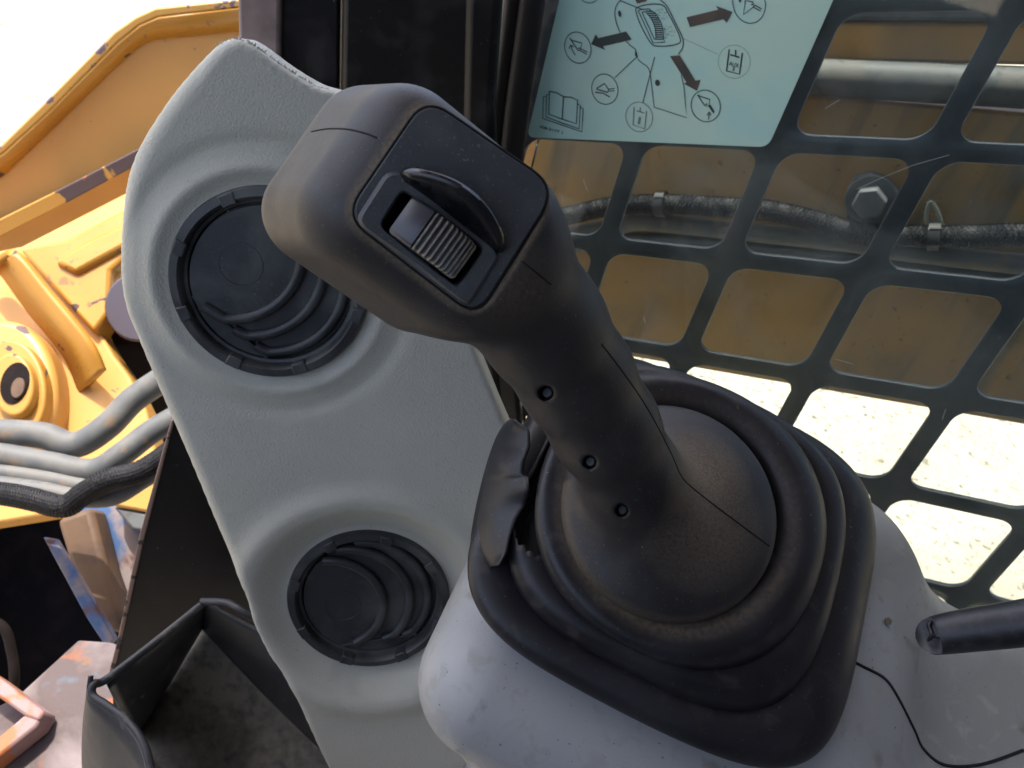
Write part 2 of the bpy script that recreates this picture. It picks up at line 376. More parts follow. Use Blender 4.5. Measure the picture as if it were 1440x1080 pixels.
def glass_mat():
    m = bpy.data.materials.new('window_glass'); m.use_nodes = True; t = m.node_tree; t.nodes.clear(); L = t.links
    o = nn(t, 'ShaderNodeOutputMaterial'); tr = nn(t, 'ShaderNodeBsdfTransparent'); tr.inputs[0].default_value = (.90, .95, .935, 1)
    gl = nn(t, 'ShaderNodeBsdfGlossy'); gl.inputs['Roughness'].default_value = .03
    fr = nn(t, 'ShaderNodeFresnel'); fr.inputs[0].default_value = 1.5
    m1 = nn(t, 'ShaderNodeMixShader'); L.new(fr.outputs[0], m1.inputs[0]); L.new(tr.outputs[0], m1.inputs[1]); L.new(gl.outputs[0], m1.inputs[2])
    df = nn(t, 'ShaderNodeBsdfDiffuse'); df.inputs[0].default_value = (.55, .62, .60, 1)
    tc = nn(t, 'ShaderNodeTexCoord'); n1 = nn(t, 'ShaderNodeTexNoise'); n1.inputs['Scale'].default_value = 9; n1.inputs['Detail'].default_value = 7; n1.inputs['Distortion'].default_value = 1.2
    n2 = nn(t, 'ShaderNodeTexNoise'); n2.inputs['Scale'].default_value = 600; n2.inputs['Detail'].default_value = 2
    for n in (n1, n2): L.new(tc.outputs['Object'], n.inputs['Vector'])
    r1 = nn(t, 'ShaderNodeMapRange'); r1.inputs['From Min'].default_value = .38; r1.inputs['From Max'].default_value = .72; r1.inputs['To Min'].default_value = .015; r1.inputs['To Max'].default_value = .08; L.new(n1.outputs['Fac'], r1.inputs['Value'])
    r2 = nn(t, 'ShaderNodeMapRange'); r2.inputs['From Min'].default_value = .67; r2.inputs['From Max'].default_value = .74; r2.inputs['To Max'].default_value = .22; L.new(n2.outputs['Fac'], r2.inputs['Value'])
    ad = nn(t, 'ShaderNodeMath', operation='ADD'); L.new(r1.outputs[0], ad.inputs[0]); L.new(r2.outputs[0], ad.inputs[1])
    m2 = nn(t, 'ShaderNodeMixShader'); L.new(ad.outputs[0], m2.inputs[0]); L.new(m1.outputs[0], m2.inputs[1]); L.new(df.outputs[0], m2.inputs[2])
    L.new(m2.outputs[0], o.inputs[0]); return m
m_glass = glass_mat()

# ------------------------------------------------------------------ ground
S = 60.
g = mk('ground', [(-S, -S, 0), (S, -S, 0), (S, S, 0), (-S, S, 0)], [(0, 1, 2, 3)], m_ground, view=False, ang=0, origin=(0, 0, 0))
g['kind'] = 'structure'

# ------------------------------------------------------------------ cab shell (roof and rear wall close the cab over the seat)
def wbox(name, o, fx, ux, rx, hf, hu, hr, m, parent=None):
    """box in the cab's own directions: front, up, outside"""
    c = [(a, b, d) for a in (-1, 1) for b in (-1, 1) for d in (-1, 1)]
    v = [o + fx * a * hf + ux * b * hu + rx * d * hr for a, b, d in c]
    f = [(0, 1, 3, 2), (4, 6, 7, 5), (0, 4, 5, 1), (2, 3, 7, 6), (0, 2, 6, 4), (1, 5, 7, 3)]
    return mk(name, np.array(v), f, m, parent, ang=0)
C0 = V(720, 540, 0.0)
gp = V(1218, 386, .70)                                  # a grille crossing
dg = (gp @ outside)                                     # distance from camera to side window
o = wbox('cab_roof', front * .09 + up * .75 + outside * (dg - .62), front, up, outside, .79, .03, .66, m_cab); o['kind'] = 'structure'; bev(o, .01)
o = wbox('cab_rear_wall', front * -.75 + up * .0 + outside * (dg - .62), front, up, outside, .03, .78, .66, m_cab); o['kind'] = 'structure'; bev(o, .01)
o = wbox('cab_floor', front * -.40 + up * -.85 + outside * (dg - .62), front, up, outside, .37, .03, .62, m_cab); o['kind'] = 'structure'; bev(o, .01)
o = wbox('footwell_floor', front * .38 + up * -.85 + outside * (dg - 1.0), front, up, outside, .41, .03, .27, m_cab); o['kind'] = 'structure'; bev(o, .01)
LEFTW = True
if LEFTW:
    # the far side of the cab: a solid lower half, a glazed opening above it, a header
    for nm, fc, hf, uc, hu in (('cab_left_wall', .05, .95, -.50, .35), ('cab_left_header', .05, .95, .69, .06), ('cab_left_post', -.50, .40, .24, .39), ('cab_left_door_post', .95, .05, .24, .39)):
        o = wbox(nm, front * fc + up * uc + outside * (dg - 1.27), front, up, outside, hf, hu, .03, m_cab); o['kind'] = 'structure'; bev(o, .01)

# ------------------------------------------------------------------ window guard, glass, decal
PITCH = .10 * .70 / .57
H3 = V(1218, 386, .70)
def gpt(i, j, z=0.):               # guard coordinates: crossing (3,2) sits at H3
    return H3 + GU * PITCH * (i - 3) + GV * (PITCH / 1.078) * (j - 2) + GN * z
def guard():
    vs, fs = [], []; n = 6; key = {}
    def av(p):
        k = tuple(np.round(p, 6))
        if k not in key: key[k] = len(vs); vs.append(p)
        return key[k]
    T = .006; bi = .076; bj = .072; rr = .13
    for i in range(-1, 7):
        for j in range(-2, 8):
            c = []
            for (cx, cy, a0) in ((1 - bi - rr, 1 - bj - rr, 0), (bi + rr, 1 - bj - rr, 90), (bi + rr, bj + rr, 180), (1 - bi - rr, bj + rr, 270)):
                for k in range(n + 1):
                    a = math.radians(a0 + 90 * k / n); c.append((cx + rr * math.cos(a), cy + rr * math.sin(a)))
            c = np.array(c); N = len(c)
            ou = []
            for q in range(4):
                cr = [(1, 1), (0, 1), (0, 0), (1, 0)][q]
                for k in range(n + 1):
                    s = k / n
                    if q == 0: p = (1, c[k][1] + (1 - c[k][1]) * min(1, 2 * s)) if s < .5 else (1 + (c[k][0] - 1) * (2 * s - 1), 1)
                    if q == 1: p = (c[7 + k][0] * (1 - min(1, 2 * s)), 1) if s < .5 else (0, 1 + (c[7 + k][1] - 1) * (2 * s - 1))
                    if q == 2: p = (0, c[14 + k][1] * (1 - min(1, 2 * s))) if s < .5 else (c[14 + k][0] * (2 * s - 1), 0)
                    if q == 3: p = (c[21 + k][0] + (1 - c[21 + k][0]) * min(1, 2 * s), 0) if s < .5 else (1, c[21 + k][1] * (2 * s - 1))
                    ou.append(p)
            ou = np.array(ou); ce = np.array([.5, .5]); e = .008
            c2 = c + nrmrows(c - ce) * e
            L = []
            for P2, z in ((ou, 0), (c2, 0), (c, -.0007), (c, -T + .0007), (c2, -T), (ou, -T)):
                L.append([av(gpt(i + a, j + b, z)) for a, b in P2])
            for a in range(5):
                for k in range(N):
                    q = [L[a][k], L[a][(k + 1) % N], L[a + 1][(k + 1) % N], L[a + 1][k]]
                    u = []
                    [u.append(x) for x in q if x not in u]
                    if len(u) > 2: fs.append(tuple(u[::-1]))
    o = mk('window_guard', np.array(vs), fs, m_guard, ang=50)
    tag(o, 'dark steel window guard of rounded square openings outside the side window', 'window guard')
    bm = bmesh.new(); bm.from_mesh(o.data); bmesh.ops.recalc_face_normals(bm, faces=bm.faces); bm.to_mesh(o.data); bm.free()
    o.data.shade_smooth(); o.data.set_sharp_from_angle(angle=math.radians(50))
guard()
GF = Frame(H3 + GN * .030, GU, GN)                      # glass, cab-side face
win = thing('side_window', 'scratched dusty side window glass between the console and the steel guard', 'window', gpt(3, 6, .03))
g2 = lambda i, j: GF.L(gpt(i, j, .03))[0][:2]
v, f = prism(GF, [g2(.27, -2), g2(7, -2), g2(7, 8), g2(.27, 8)], .005)
mk('glass_pane', v, f, m_glass, win, ang=0)
def ribbon(fr, pts, w, z, closed=False, t=.00015):      # a thin raised line of ink in a frame
    p = np.asarray(pts, float); n = len(p)
    if closed: T = np.roll(p, -1, 0) - np.roll(p, 1, 0)
    else: T = np.gradient(p, axis=0)
    N = nrmrows(np.c_[-T[:, 1], T[:, 0]]) * w / 2
    a = fr.P(np.c_[p + N, np.full(n, z)]); b = fr.P(np.c_[p - N, np.full(n, z)])
    f = [(i, n + i, n + (i + 1) % n, (i + 1) % n) for i in range(n if closed else n - 1)]
    return np.concatenate([a, b]), f
m_scr = mat('scratch_mark', (.75, .8, .8), .5)
scr = [[(1205, 266), (1240, 250), (1285, 232), (1335, 218)], [(820, 252), (826, 268)], [(834, 284), (837, 291)], [(1181, 140), (1160, 153)],
       [(905, 445), (908, 455)], [(1330, 575), (1325, 590)], [(1175, 505), (1200, 512)]]
for s in scr:
    v, f = ribbon(GF, GF.h2(s, .0004), .00018, .0004)
    mk('scratch', v, f, m_scr, win, ang=0)

SZ = .0004
SF = Frame(GF.o + GN * .0006, GU, GN)
dec = thing('instruction_decal', 'pale teal instruction decal with control diagram stuck on the side window glass', 'decal', SF.hit(930, 200))
v, f = prism(SF, rpoly(SF.h2([(822, -150), (1238, -150), (1080, 207), (741, 193)], 0), [.001, .001, .008, .008]), .0003)
mk('decal_sheet', v, f, m_sticker, dec, ang=0)
PXM = .655 / FPX                                         # metres per photo pixel on the glass
def ink(name, lines, m=None, label=None):
    parts = []
    for ln in lines:
        pts, w, cl = ln[0], ln[1], (ln[2] if len(ln) > 2 else False)
        if w == 'fill':
            p2 = SF.h2(pts, SZ); a = np.sum(p2[:, 0] * np.roll(p2[:, 1], -1) - np.roll(p2[:, 0], -1) * p2[:, 1])
            if a < 0: p2 = p2[::-1]
            parts.append((SF.P(np.c_[p2, np.full(len(p2), SZ)]), [tuple(range(len(p2)))]))
        else:
            parts.append(ribbon(SF, SF.h2(pts, SZ), w * PXM, SZ, cl))
    v, f = join(parts)
    o = mk(name, v, f, m or m_print, dec, ang=0)
    if label: o['label'] = label
    return o
def ell(cx, cy, a, b, rot=0, n=40, a0=0, a1=360):
    t = np.radians(np.linspace(a0, a1, n, endpoint=(a1 - a0) != 360)); r = math.radians(rot)
    return np.c_[cx + a * np.cos(t) * math.cos(r) - b * np.sin(t) * math.sin(r), cy + a * np.cos(t) * math.sin(r) + b * np.sin(t) * math.cos(r)]
C4 = lambda ox, oy, k, pts: [(ox + x / k, oy + y / k) for x, y in pts]
A = lambda pts: C4(780, 0, 10.8, pts)                   # crop coordinates -> photo pixels
B = lambda pts: C4(860, 0, 12, pts)
D = lambda pts: C4(880, 80, 9, pts)
E_ = lambda pts: C4(745, 110, 9, pts)
G = lambda pts: C4(980, 0, 7.2, pts)
ink('arrow', [(A([(552, 672), (622, 520), (662, 578), (1085, 478), (1170, 602), (735, 704), (770, 762)]), 'fill')])
ink('arrow', [(G([(-105, 175), (215, 97), (192, 58), (360, 120), (302, 232), (268, 195), (-70, 275)]), 'fill')], m_print_brown)
ink('arrow', [(D([(558, -10), (682, -20), (880, 300), (945, 290), (898, 430), (735, 340), (765, 320)]), 'fill')], m_print_brown)
ink('arrow', [(B([(395, -10), (585, -40), (595, 20), (432, 62)]), 'fill')], m_print_brown)
# bucket symbols in their circles
ink('symbol', [(ell(812.5, 67, 18.2, 22.3, -18), 1.25, True), (A([(228, 580), (355, 765), (385, 770), (415, 655), (258, 612)]), 1.6, True), (ell(814.3, 67.8, 1.2, 1.2, n=8), 'fill'), (A([(395, 740), (490, 790)]), 1.3), (A([(380, 765), (485, 825)]), 1.3),
               (A([(312, 838), (265, 760), (245, 690)]), 1.4), (A([(220, 738), (240, 682), (290, 712)]), 1.6)])
ink('symbol', [(ell(850.5, 125.5, 18.3, 21.5, -15), 1.2, True), (E_([(845, 130), (945, 68), (995, 140), (985, 180), (845, 138)]), 1.6), (E_([(990, 140), (1070, 130)]), 1.2), (E_([(985, 165), (1070, 158)]), 1.2), (E_([(828, 178), (930, 190), (1010, 238)]), 1.6)])
ink('symbol', [(ell(898.8, 164.5, 18.7, 21, -15), 1.1, True), (D([(105, 635), (92, 860), (238, 912), (262, 685)]), 1.7), (D([(182, 638), (182, 690)]), 1.7), (D([(138, 680), (232, 712)]), 1.6)], m_print_fade)
ink('symbol', [(ell(992.3, 149, 20.3, 22.5, -20), 1.2, True), (D([(905, 478), (1000, 620), (1050, 620), (1065, 540), (930, 495)]), 1.4, True), (ell(993.3, 146.5, 1.3, 1.3, n=8), 'fill'), (D([(1040, 620), (1070, 605), (1122, 690), (1112, 720)]), 'fill'),
               (D([(1045, 795), (1055, 700)]), 1.2), (D([(1025, 740), (1055, 695), (1080, 740)]), 1.3)])
ink('symbol', [(ell(1053.3, 5, 22.8, 28, -12), 1.1, True), (G([(470, 150), (582, 62), (565, 20), (490, 5)]), 1.5, True), (ell(1057.5, 6.5, 1.4, 1.4, n=8), 'fill'), (G([(585, 50), (655, 92)]), 1.3), (G([(575, 75), (645, 112)]), 1.3), (G([(415, -20), (430, 30), (455, 5)]), 'fill')])
ink('symbol', [(ell(827, -17, 17, 21.5, -15), 1.1, True)])
# dotted circle of the auxiliary circuit and its leader
def dots(pts, r=.75):
    return [(ell(x, y, r, r, n=6), 'fill') for x, y in pts]
dc = ell(1032.5, 86.8, 22.3, 23.4, -10, n=46)
ink('dotted_circle', dots(dc) + dots([(963 + (1011 - 963) * k / 15, 55 + (77 - 55) * k / 15) for k in range(15)]))
ink('symbol', [(G([(327, 500), (300, 718), (430, 752), (460, 535)]), 2.0), (G([(392, 505), (392, 560)]), 2.0), (G([(338, 553), (430, 582)]), 1.9)])
# drawing of the joystick
ink('joystick_drawing', [
    (B([(120, -30), (170, 20), (425, 125), (540, 165)]), 1.3), (crom(B([(160, 10), (100, 60), (60, 160), (55, 260), (85, 400), (145, 550)]), 5), 1.3),
    (ell(871.3, 19.3, 2.3, 4.6, -10, n=14), 'fill'),
    (B([(245, 700), (330, 780), (405, 830), (400, 930), (440, 980)]), 1.3), (B([(405, 830), (430, 900), (440, 985), (395, 930)]), 'fill'),
    (crom(np.array(D([(150, 30), (200, 75), (270, 125), (305, 200), (330, 400), (360, 638)])), 5), 1.1), (D([(360, 638), (770, 770), (755, 600), (735, 380), (700, 230)]), 1.1),
    (crom(np.array(B([(430, 130), (410, 180), (460, 350), (560, 560), (680, 745), (780, 778), (950, 775), (1130, 735), (1160, 660), (1090, 480), (960, 230), (880, 100), (740, 68), (560, 85)])), 4, True), 1.5, True),
    (B([(450, 180), (700, 725), (905, 710), (870, 650)]), 1.3), (B([(450, 180), (500, 160), (640, 150), (665, 190)]), 1.3), (B([(515, 210), (725, 665), (760, 660)]), 1.3), (B([(515, 210), (560, 195)]), 1.3),
    (crom(np.array(B([(820, 0), (930, 100), (1050, 330), (1190, 620), (1210, 730), (1190, 820), (1125, 915)])), 4), 1.4),
    (D([(365, 0), (310, 210), (215, 580)]), 1.3), (D([(140, 0), (0, 130), (-140, 265)]), 1.3), (ell(924.6, 116.5, 3.6, 4.6, -10, n=14), 'fill')])
rib = []
for k in range(14):
    t = k / 13.; cx = 650 + 160 * math.sin(t * 1.5) ; cy = 190 + 470 * t; w = 62
    cx = np.interp(cy, [190, 330, 480, 660], [640, 735, 790, 805]); 
    rib.append((B([(cx - w, cy - 4 * (1 - t)), (cx + w, cy + 6 * (1 - t))]), 1.6))
rib.append((crom(np.array(B([(560, 190), (650, 290), (720, 420), (745, 560), (745, 665)])), 5), 1.2)); rib.append((crom(np.array(B([(640, 170), (740, 230), (820, 360), (865, 500), (875, 660)])), 5), 1.2))
ink('wheel_drawing', rib)
st = []
for cx, cy, a in ((905, 22, 0), (921, 45, 1)):
    for k in range(42):
        r, t = rng.random() ** .5, rng.random() * 6.28
        st.append((932 + a * 10 + (r * 9) * math.cos(t) - 2, 20 + a * 26 + r * 10 * math.sin(t)))
ink('dot_pattern', dots(st, .55))
# open book
ink('book_symbol', [(E_([(248, 165), (240, 455), (415, 520), (590, 575), (605, 280), (520, 240), (430, 235), (340, 185), (248, 165)]), 1.7), (E_([(425, 235), (410, 515)]), 1.7),
                    (E_([(248, 205), (212, 210), (205, 490), (405, 565), (625, 640), (640, 350), (605, 325)]), 1.6), (E_([(205, 230), (172, 232), (165, 510), (400, 590), (660, 678), (675, 385), (640, 370)]), 1.6)])
def text(name, s, p0, p1, hpx, m=None, bold=0.0):
    """flat lettering from pixel p0 to p1 on the decal"""
    a, b = SF.h2([p0, p1], SZ); ux = nrm(np.r_[b - a, 0]); cu = bpy.data.curves.new(name, 'FONT'); cu.body = s; cu.size = 1; cu.offset = bold
    t = bpy.data.objects.new(name, cu); col.objects.link(t); dg_ = bpy.context.evaluated_depsgraph_get(); me = bpy.data.meshes.new_from_object(t.evaluated_get(dg_))
    vv = np.array([v.co[:] for v in me.vertices]); ff = [tuple(p.vertices) for p in me.polygons]
    bpy.data.objects.remove(t); bpy.data.curves.remove(cu); bpy.data.meshes.remove(me)
    w = vv[:, 0].max() - vv[:, 0].min(); Lw = np.linalg.norm(b - a); hh = hpx * PXM / .7
    X = (vv[:, 0] - vv[:, 0].min()) / w * Lw; Y = vv[:, 1] * hh
    uy = np.array([-ux[1], ux[0]]); shear = np.array([.10, 1.]) 
    dn = nrm(np.r_[SF.h2([(1000, 50)], SZ)[0] - SF.h2([(996, 70)], SZ)[0], 0])[:2]
    p = a + X[:, None] * ux[:2] + Y[:, None] * dn
    mk(name, SF.P(np.c_[p, np.full(len(p), SZ)]), ff, m or m_print, dec, ang=0)
text('lettering', 'AUX', (1024.8, 91.5), (1038.2, 95.5), 5.2, bold=.015)
text('lettering', '3', (1029, 99), (1032.5, 100), 4.5, bold=.02)
text('lettering', '1', (896.6, 174.3), (899.8, 175.2), 11, m_print_fade, bold=.0)
text('lettering', '308-2177 1', (758.5, 179.5), (791, 188.5), 4, bold=.02)

# ------------------------------------------------------------------ front pillar with window seal
pil = thing('cab_pillar', 'glossy black front corner pillar of the cab beside the window', 'pillar', V(560, 500, .72))
PFr = Frame(V(560, 200, .70), (1, 0, 0), n=-Yv + .15 * Xv)
def strip(name, pts, d, t, m, bw, fr=PFr, par=pil, z=0.):
    return pxprism(name, fr, pts, t, m, par, bw, z)
strip('pillar_flange', [(330, -150), (396, -150), (388, 400), (345, 420)], 0, .03, m_flange, .003, z=.004)
strip('pillar_web', [(384, -150), (480, -150), (470, 700), (400, 700)], 0, .03, m_frame, .003, z=-.004)
strip('pillar_face', [(481, -150), (660, -150), (745, 700), (472, 700)], 0, .05, m_frame, .006, z=.008)
strip('pillar_edge', [(655, -150), (718, -150), (696, 150), (700, 500), (716, 640), (660, 640), (648, 200)], 0, .05, m_frame, .008, z=.012)
sl = [(765, -150), (748, 0), (722, 190), (712, 340), (716, 480), (732, 660)]
P = crom(np.array([Frame(GF.o + GN * .004, GU, GN).hit(x, y) for x, y in sl]), 6)
v, f = tube(P, .012, 12); mk('window_seal', v, f, m_seal, pil, ang=60)
v, f = tube(P + GN * .004 - GU * .016, .009, 10); mk('seal_lip', v, f, m_seal, pil, ang=60)
v, f = tube(crom(np.array([GF.hit(x, y, .002) for x, y in [(700, 470), (712, 540), (722, 600), (732, 680)]]), 5), .0035, 8); mk('seal_bead', v, f, m_seal, pil, ang=60)

# ------------------------------------------------------------------ boom beyond the window
BF = Frame(H3 - GN * .22, GU, GN)
boom = thing('boom_arm', 'ochre brown loader arm running beyond the window guard', 'loader arm', BF.hit(1200, 560))
def bp2(pts, z=0.): return BF.h2(pts, z)
def bband(name, top, bot, z, t, m, bw=.004):
    pts = [(700, top[0]), (1600, top[1]), (1600, bot[1]), (700, bot[0])]
    return pxprism(name, BF, pts, t, m, boom, bw, z)
bband('side_plate', (98, 172), (470, 626), 0, .09, m_boom)
bband('top_band', (26, 34), (77, 95), .012, .09, m_boomy)
bband('upper_rail', (-90, -100), (25, 33), .020, .09, m_steel)
def btube(pts, r, z, n=16):
    P = crom(np.array([BF.hit(x, y, z) for x, y in pts]), 8); return tube(P, r, n)
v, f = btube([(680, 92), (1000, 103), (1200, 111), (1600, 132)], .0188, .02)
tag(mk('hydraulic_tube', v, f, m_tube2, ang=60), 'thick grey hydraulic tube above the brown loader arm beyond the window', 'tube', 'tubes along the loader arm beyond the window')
v, f = btube([(700, 345), (790, 332), (870, 318), (905, 312), (1010, 322), (1200, 342), (1260, 352), (1440, 372), (1600, 388)], .011, .022)
tag(mk('hydraulic_tube', v, f, m_tube, ang=60), 'thin grey hydraulic tube low on the brown loader arm below the braided hose', 'tube', 'tubes along the loader arm beyond the window')
v, f = btube([(700, 358), (790, 348), (870, 338), (1010, 345), (1200, 365), (1440, 395), (1600, 411)], .010, .014)
tag(mk('hydraulic_tube', v, f, m_steel, ang=60), 'dark steel tube tucked directly beneath the thin grey tube on the loader arm', 'tube', 'tubes along the loader arm beyond the window')
# braided hose: real over-and-under strands round a core
def braid(P, r, name, label, nst=10, turns=38, par=None):
    L = np.r_[0, np.cumsum(np.linalg.norm(np.diff(P, axis=0), axis=1))]
    core = tube(P, r * .86, 14)
    o = thing(name, label, 'hose', P[len(P) // 2])
    mk('core', *core, m_braid, o, ang=60)
    s = np.linspace(0, L[-1], int(turns * 14)); C = np.stack([np.interp(s, L, P[:, k]) for k in range(3)], 1)
    T = nrmrows(np.gradient(C, axis=0)); a = nrm(np.cross(T[0], GN)); parts = []
    Aax, Bax = [], []
    for i in range(len(C)):
        a = nrm(a - T[i] * (a @ T[i])); Aax.append(a); Bax.append(np.cross(T[i], a))
    Aax = np.array(Aax); Bax = np.array(Bax)
    for dr in (1, -1):
        for k in range(nst):
            ph = 2 * math.pi * k / nst + dr * s / L[-1] * turns * 2 * math.pi / 2.2
            rr = r * (.93 + .07 * np.sin(nst * (s / L[-1] * turns * 2 * math.pi / 2.2) + math.pi * (dr > 0) + math.pi * k))
            Q = C + rr[:, None] * (np.cos(ph)[:, None] * Aax + np.sin(ph)[:, None] * Bax)
            parts.append(tube(Q, r * .11, 4, False))
    v, f = join(parts); mk('braid', v, f, m_strand, o, ang=60, kind='stuff')
    return o
HP = crom(np.array([BF.hit(x, y, .040) for x, y in [(700, 320), (790, 305), (860, 290), (930, 287), (1000, 290), (1080, 296), (1150, 312), (1215, 330), (1290, 332), (1360, 332), (1440, 330), (1600, 336)]]), 6)
hose = braid(HP, .0112, 'braided_hose', 'black braided hose strapped along the loader arm beyond the window', 10, 62)
for x, y in ((925, 287), (1314, 331)):
    k = int(np.argmin([abs(((-p[0] / p[2]) * FPX + 720) - x) for p in HP])); c = HP[k]; t = nrm(HP[k + 1] - HP[k - 1])
    v, f = tube(np.array([c - t * .006, c - t * .0055, c + t * .0055, c + t * .006]), [.013, .0155, .0155, .013], 12)
    mk('clamp', v, f, m_clamp, hose, ang=30)
    fr = Frame(c + GN * .010, t, GN); v, f = prism(fr, rpoly([(-.005, -.004), (.007, -.004), (.007, .012), (-.005, .012)], .002, 3), .010, .002); bev(mk('clamp_lug', v, f, m_clamp, hose, ang=30), .001)
# frayed strap above the clamp
P = crom(np.array([BF.hit(x, y, .035) for x, y in [(1304, 322), (1303, 300), (1308, 284), (1316, 292), (1323, 310), (1322, 330)]]), 6)
fz = [tube(P, .0022, 6)]
for k in range(150):
    p = P[rng.integers(len(P))]; d = nrm(rng.normal(size=3)) * .0045 * (.4 + rng.random()); fz.append(tube(np.array([p, p + d * .6, p + d]), .00025, 3, False))
v, f = join(fz); mk('frayed_strap', v, f, mat('frayed_rope', (.28, .27, .20), .9), hose, ang=0)
# bolted lug
lug = thing('bolted_lug', 'grey steel lug with hex bolt on the loader arm above the hose', 'bolt', BF.hit(1225, 310))
lp = bp2([(1190, 318), (1190, 268), (1200, 250), (1224, 243), (1248, 252), (1270, 276), (1272, 318)], .03)
v, f = prism(BF, lp, .012, .030); bev(mk('lug_plate', v, f, m_steel, lug, ang=30), .002)
BC = BF.h2([(1224, 282)], .036)[0]
def disc(fr, c, r, t, z, n=32, ph=0.):
    th = np.arange(n) * 2 * math.pi / n + ph; return prism(fr, np.c_[c[0] + r * np.cos(th), c[1] + r * np.sin(th)], t, z)
v, f = disc(BF, BC, .026, .004, .035); bev(mk('washer', v, f, m_steel, lug, ang=30), .001)
v, f = disc(BF, BC, .0175, .016, .051, 6, .2); bev(mk('bolt_head', v, f, m_steel, lug, ang=30), .002)

# ------------------------------------------------------------------ vent panel
V1 = V(380, 400, .42); V2 = V(517, 857, .50)
e1 = V2 - V1; PF = Frame(V1, np.cross(e1, [0, 0, 1.]) * -1, n=nrm(np.cross(np.cross(e1, [0, 0, 1.]), e1)))
if PF.n[2] < 0: PF = Frame(V1, PF.ex, n=-PF.n)
c1 = PF.L(V1)[0][:2]; c2 = PF.L(V2)[0][:2]
ol = [(325, 53), (352, 62), (395, 93), (440, 120), (490, 140), (545, 205), (600, 330), (665, 483), (712, 598), (770, 730), (860, 960), (920, 1200), (560, 1210), (500, 1150), (458, 1080), (430, 1025), (400, 962), (375, 928), (353, 885), (340, 840), (300, 750), (260, 655), (215, 553), (185, 482), (168, 440), (160, 390), (162, 320), (172, 250), (195, 195), (240, 127), (292, 70)]
ol2 = crom(PF.h2(ol), 5, True)
RV = .0505; dv = c2 - c1
def fr_x(X, Y): return PF.o[0] + X * PF.ex[0] + Y * PF.ey[0]
def hpan(X, Y, s, se):
    vx = fr_x(X, Y); r = .010 - .0065 * np.clip((vx + .150) / .03, 0, 1); q = np.clip(se, 0, r); z = -r + np.sqrt(r * r - (r - q) ** 2)
    # gentle crown
    d1 = np.hypot(X - c1[0], Y - c1[1]); d2 = np.hypot(X - c2[0], Y - c2[1])
    sm = lambda a, b, x: (lambda t: t * t * (3 - 2 * t))(np.clip((x - a) / (b - a), 0, 1))
    z = z + .0015 * (1 - sm(.058, .069, d1)) * 1.0 - .0011 * np.exp(-((d1 - .0725) / .0045) ** 2) + .0008 * np.exp(-((d1 - .060) / .004) ** 2) 
    z = z - .011 * (1 - sm(.052, .074, d2)) + .0034 * np.exp(-((d2 - .079) / .0085) ** 2)
    z = z - .0025 * (1 - sm(0, .012, np.minimum(d1 - RV, 1)))*(d1 < .08)
    # rough trimmed top edge
    z = z + .0004 * np.sin(X * 900) * np.sin(Y * 700) * np.exp(-se / .002)
    z = z - 1.1 * np.maximum(0, (X - c1[0]) * -1 - .035) ** 2
    return z
panel = thing('trim_panel', 'textured grey trim panel with two round air vents left of the joystick', 'trim panel', PF.hit(560, 1100))
v, f, loc = field_slab(PF, ol2, [(c1[0], c1[1], RV - .0012), (c2[0], c2[1], RV * .985 - .0012)], .0009, hpan, .028)
mk('panel_shell', v, f, m_panel, panel, ang=50)
# burrs left by the knife on the trimmed top edge
bl = crom(PF.h2([(300, 64), (325, 54), (352, 62), (395, 93), (440, 120), (478, 135)]), 30); bb = []
for k in range(170):
    i = min(int(len(bl) * rng.random() ** .6), len(bl) - 1); p = PF.P([(bl[i][0], bl[i][1], -.0035 - .002 * rng.random())])[0]
    d = nrm(rng.normal(size=3) + np.array([.3, 1., .8])) * .0014 * (.3 + rng.random() ** 2)
    bb.append(tube(np.array([p, p + d * .5, p + d]), np.array([.00035, .0003, .0001]) * (.6 + rng.random()), 4, False))
v_, f_ = join(bb); mk('edge_burrs', v_, f_, m_panel, panel, ang=0, kind='stuff')

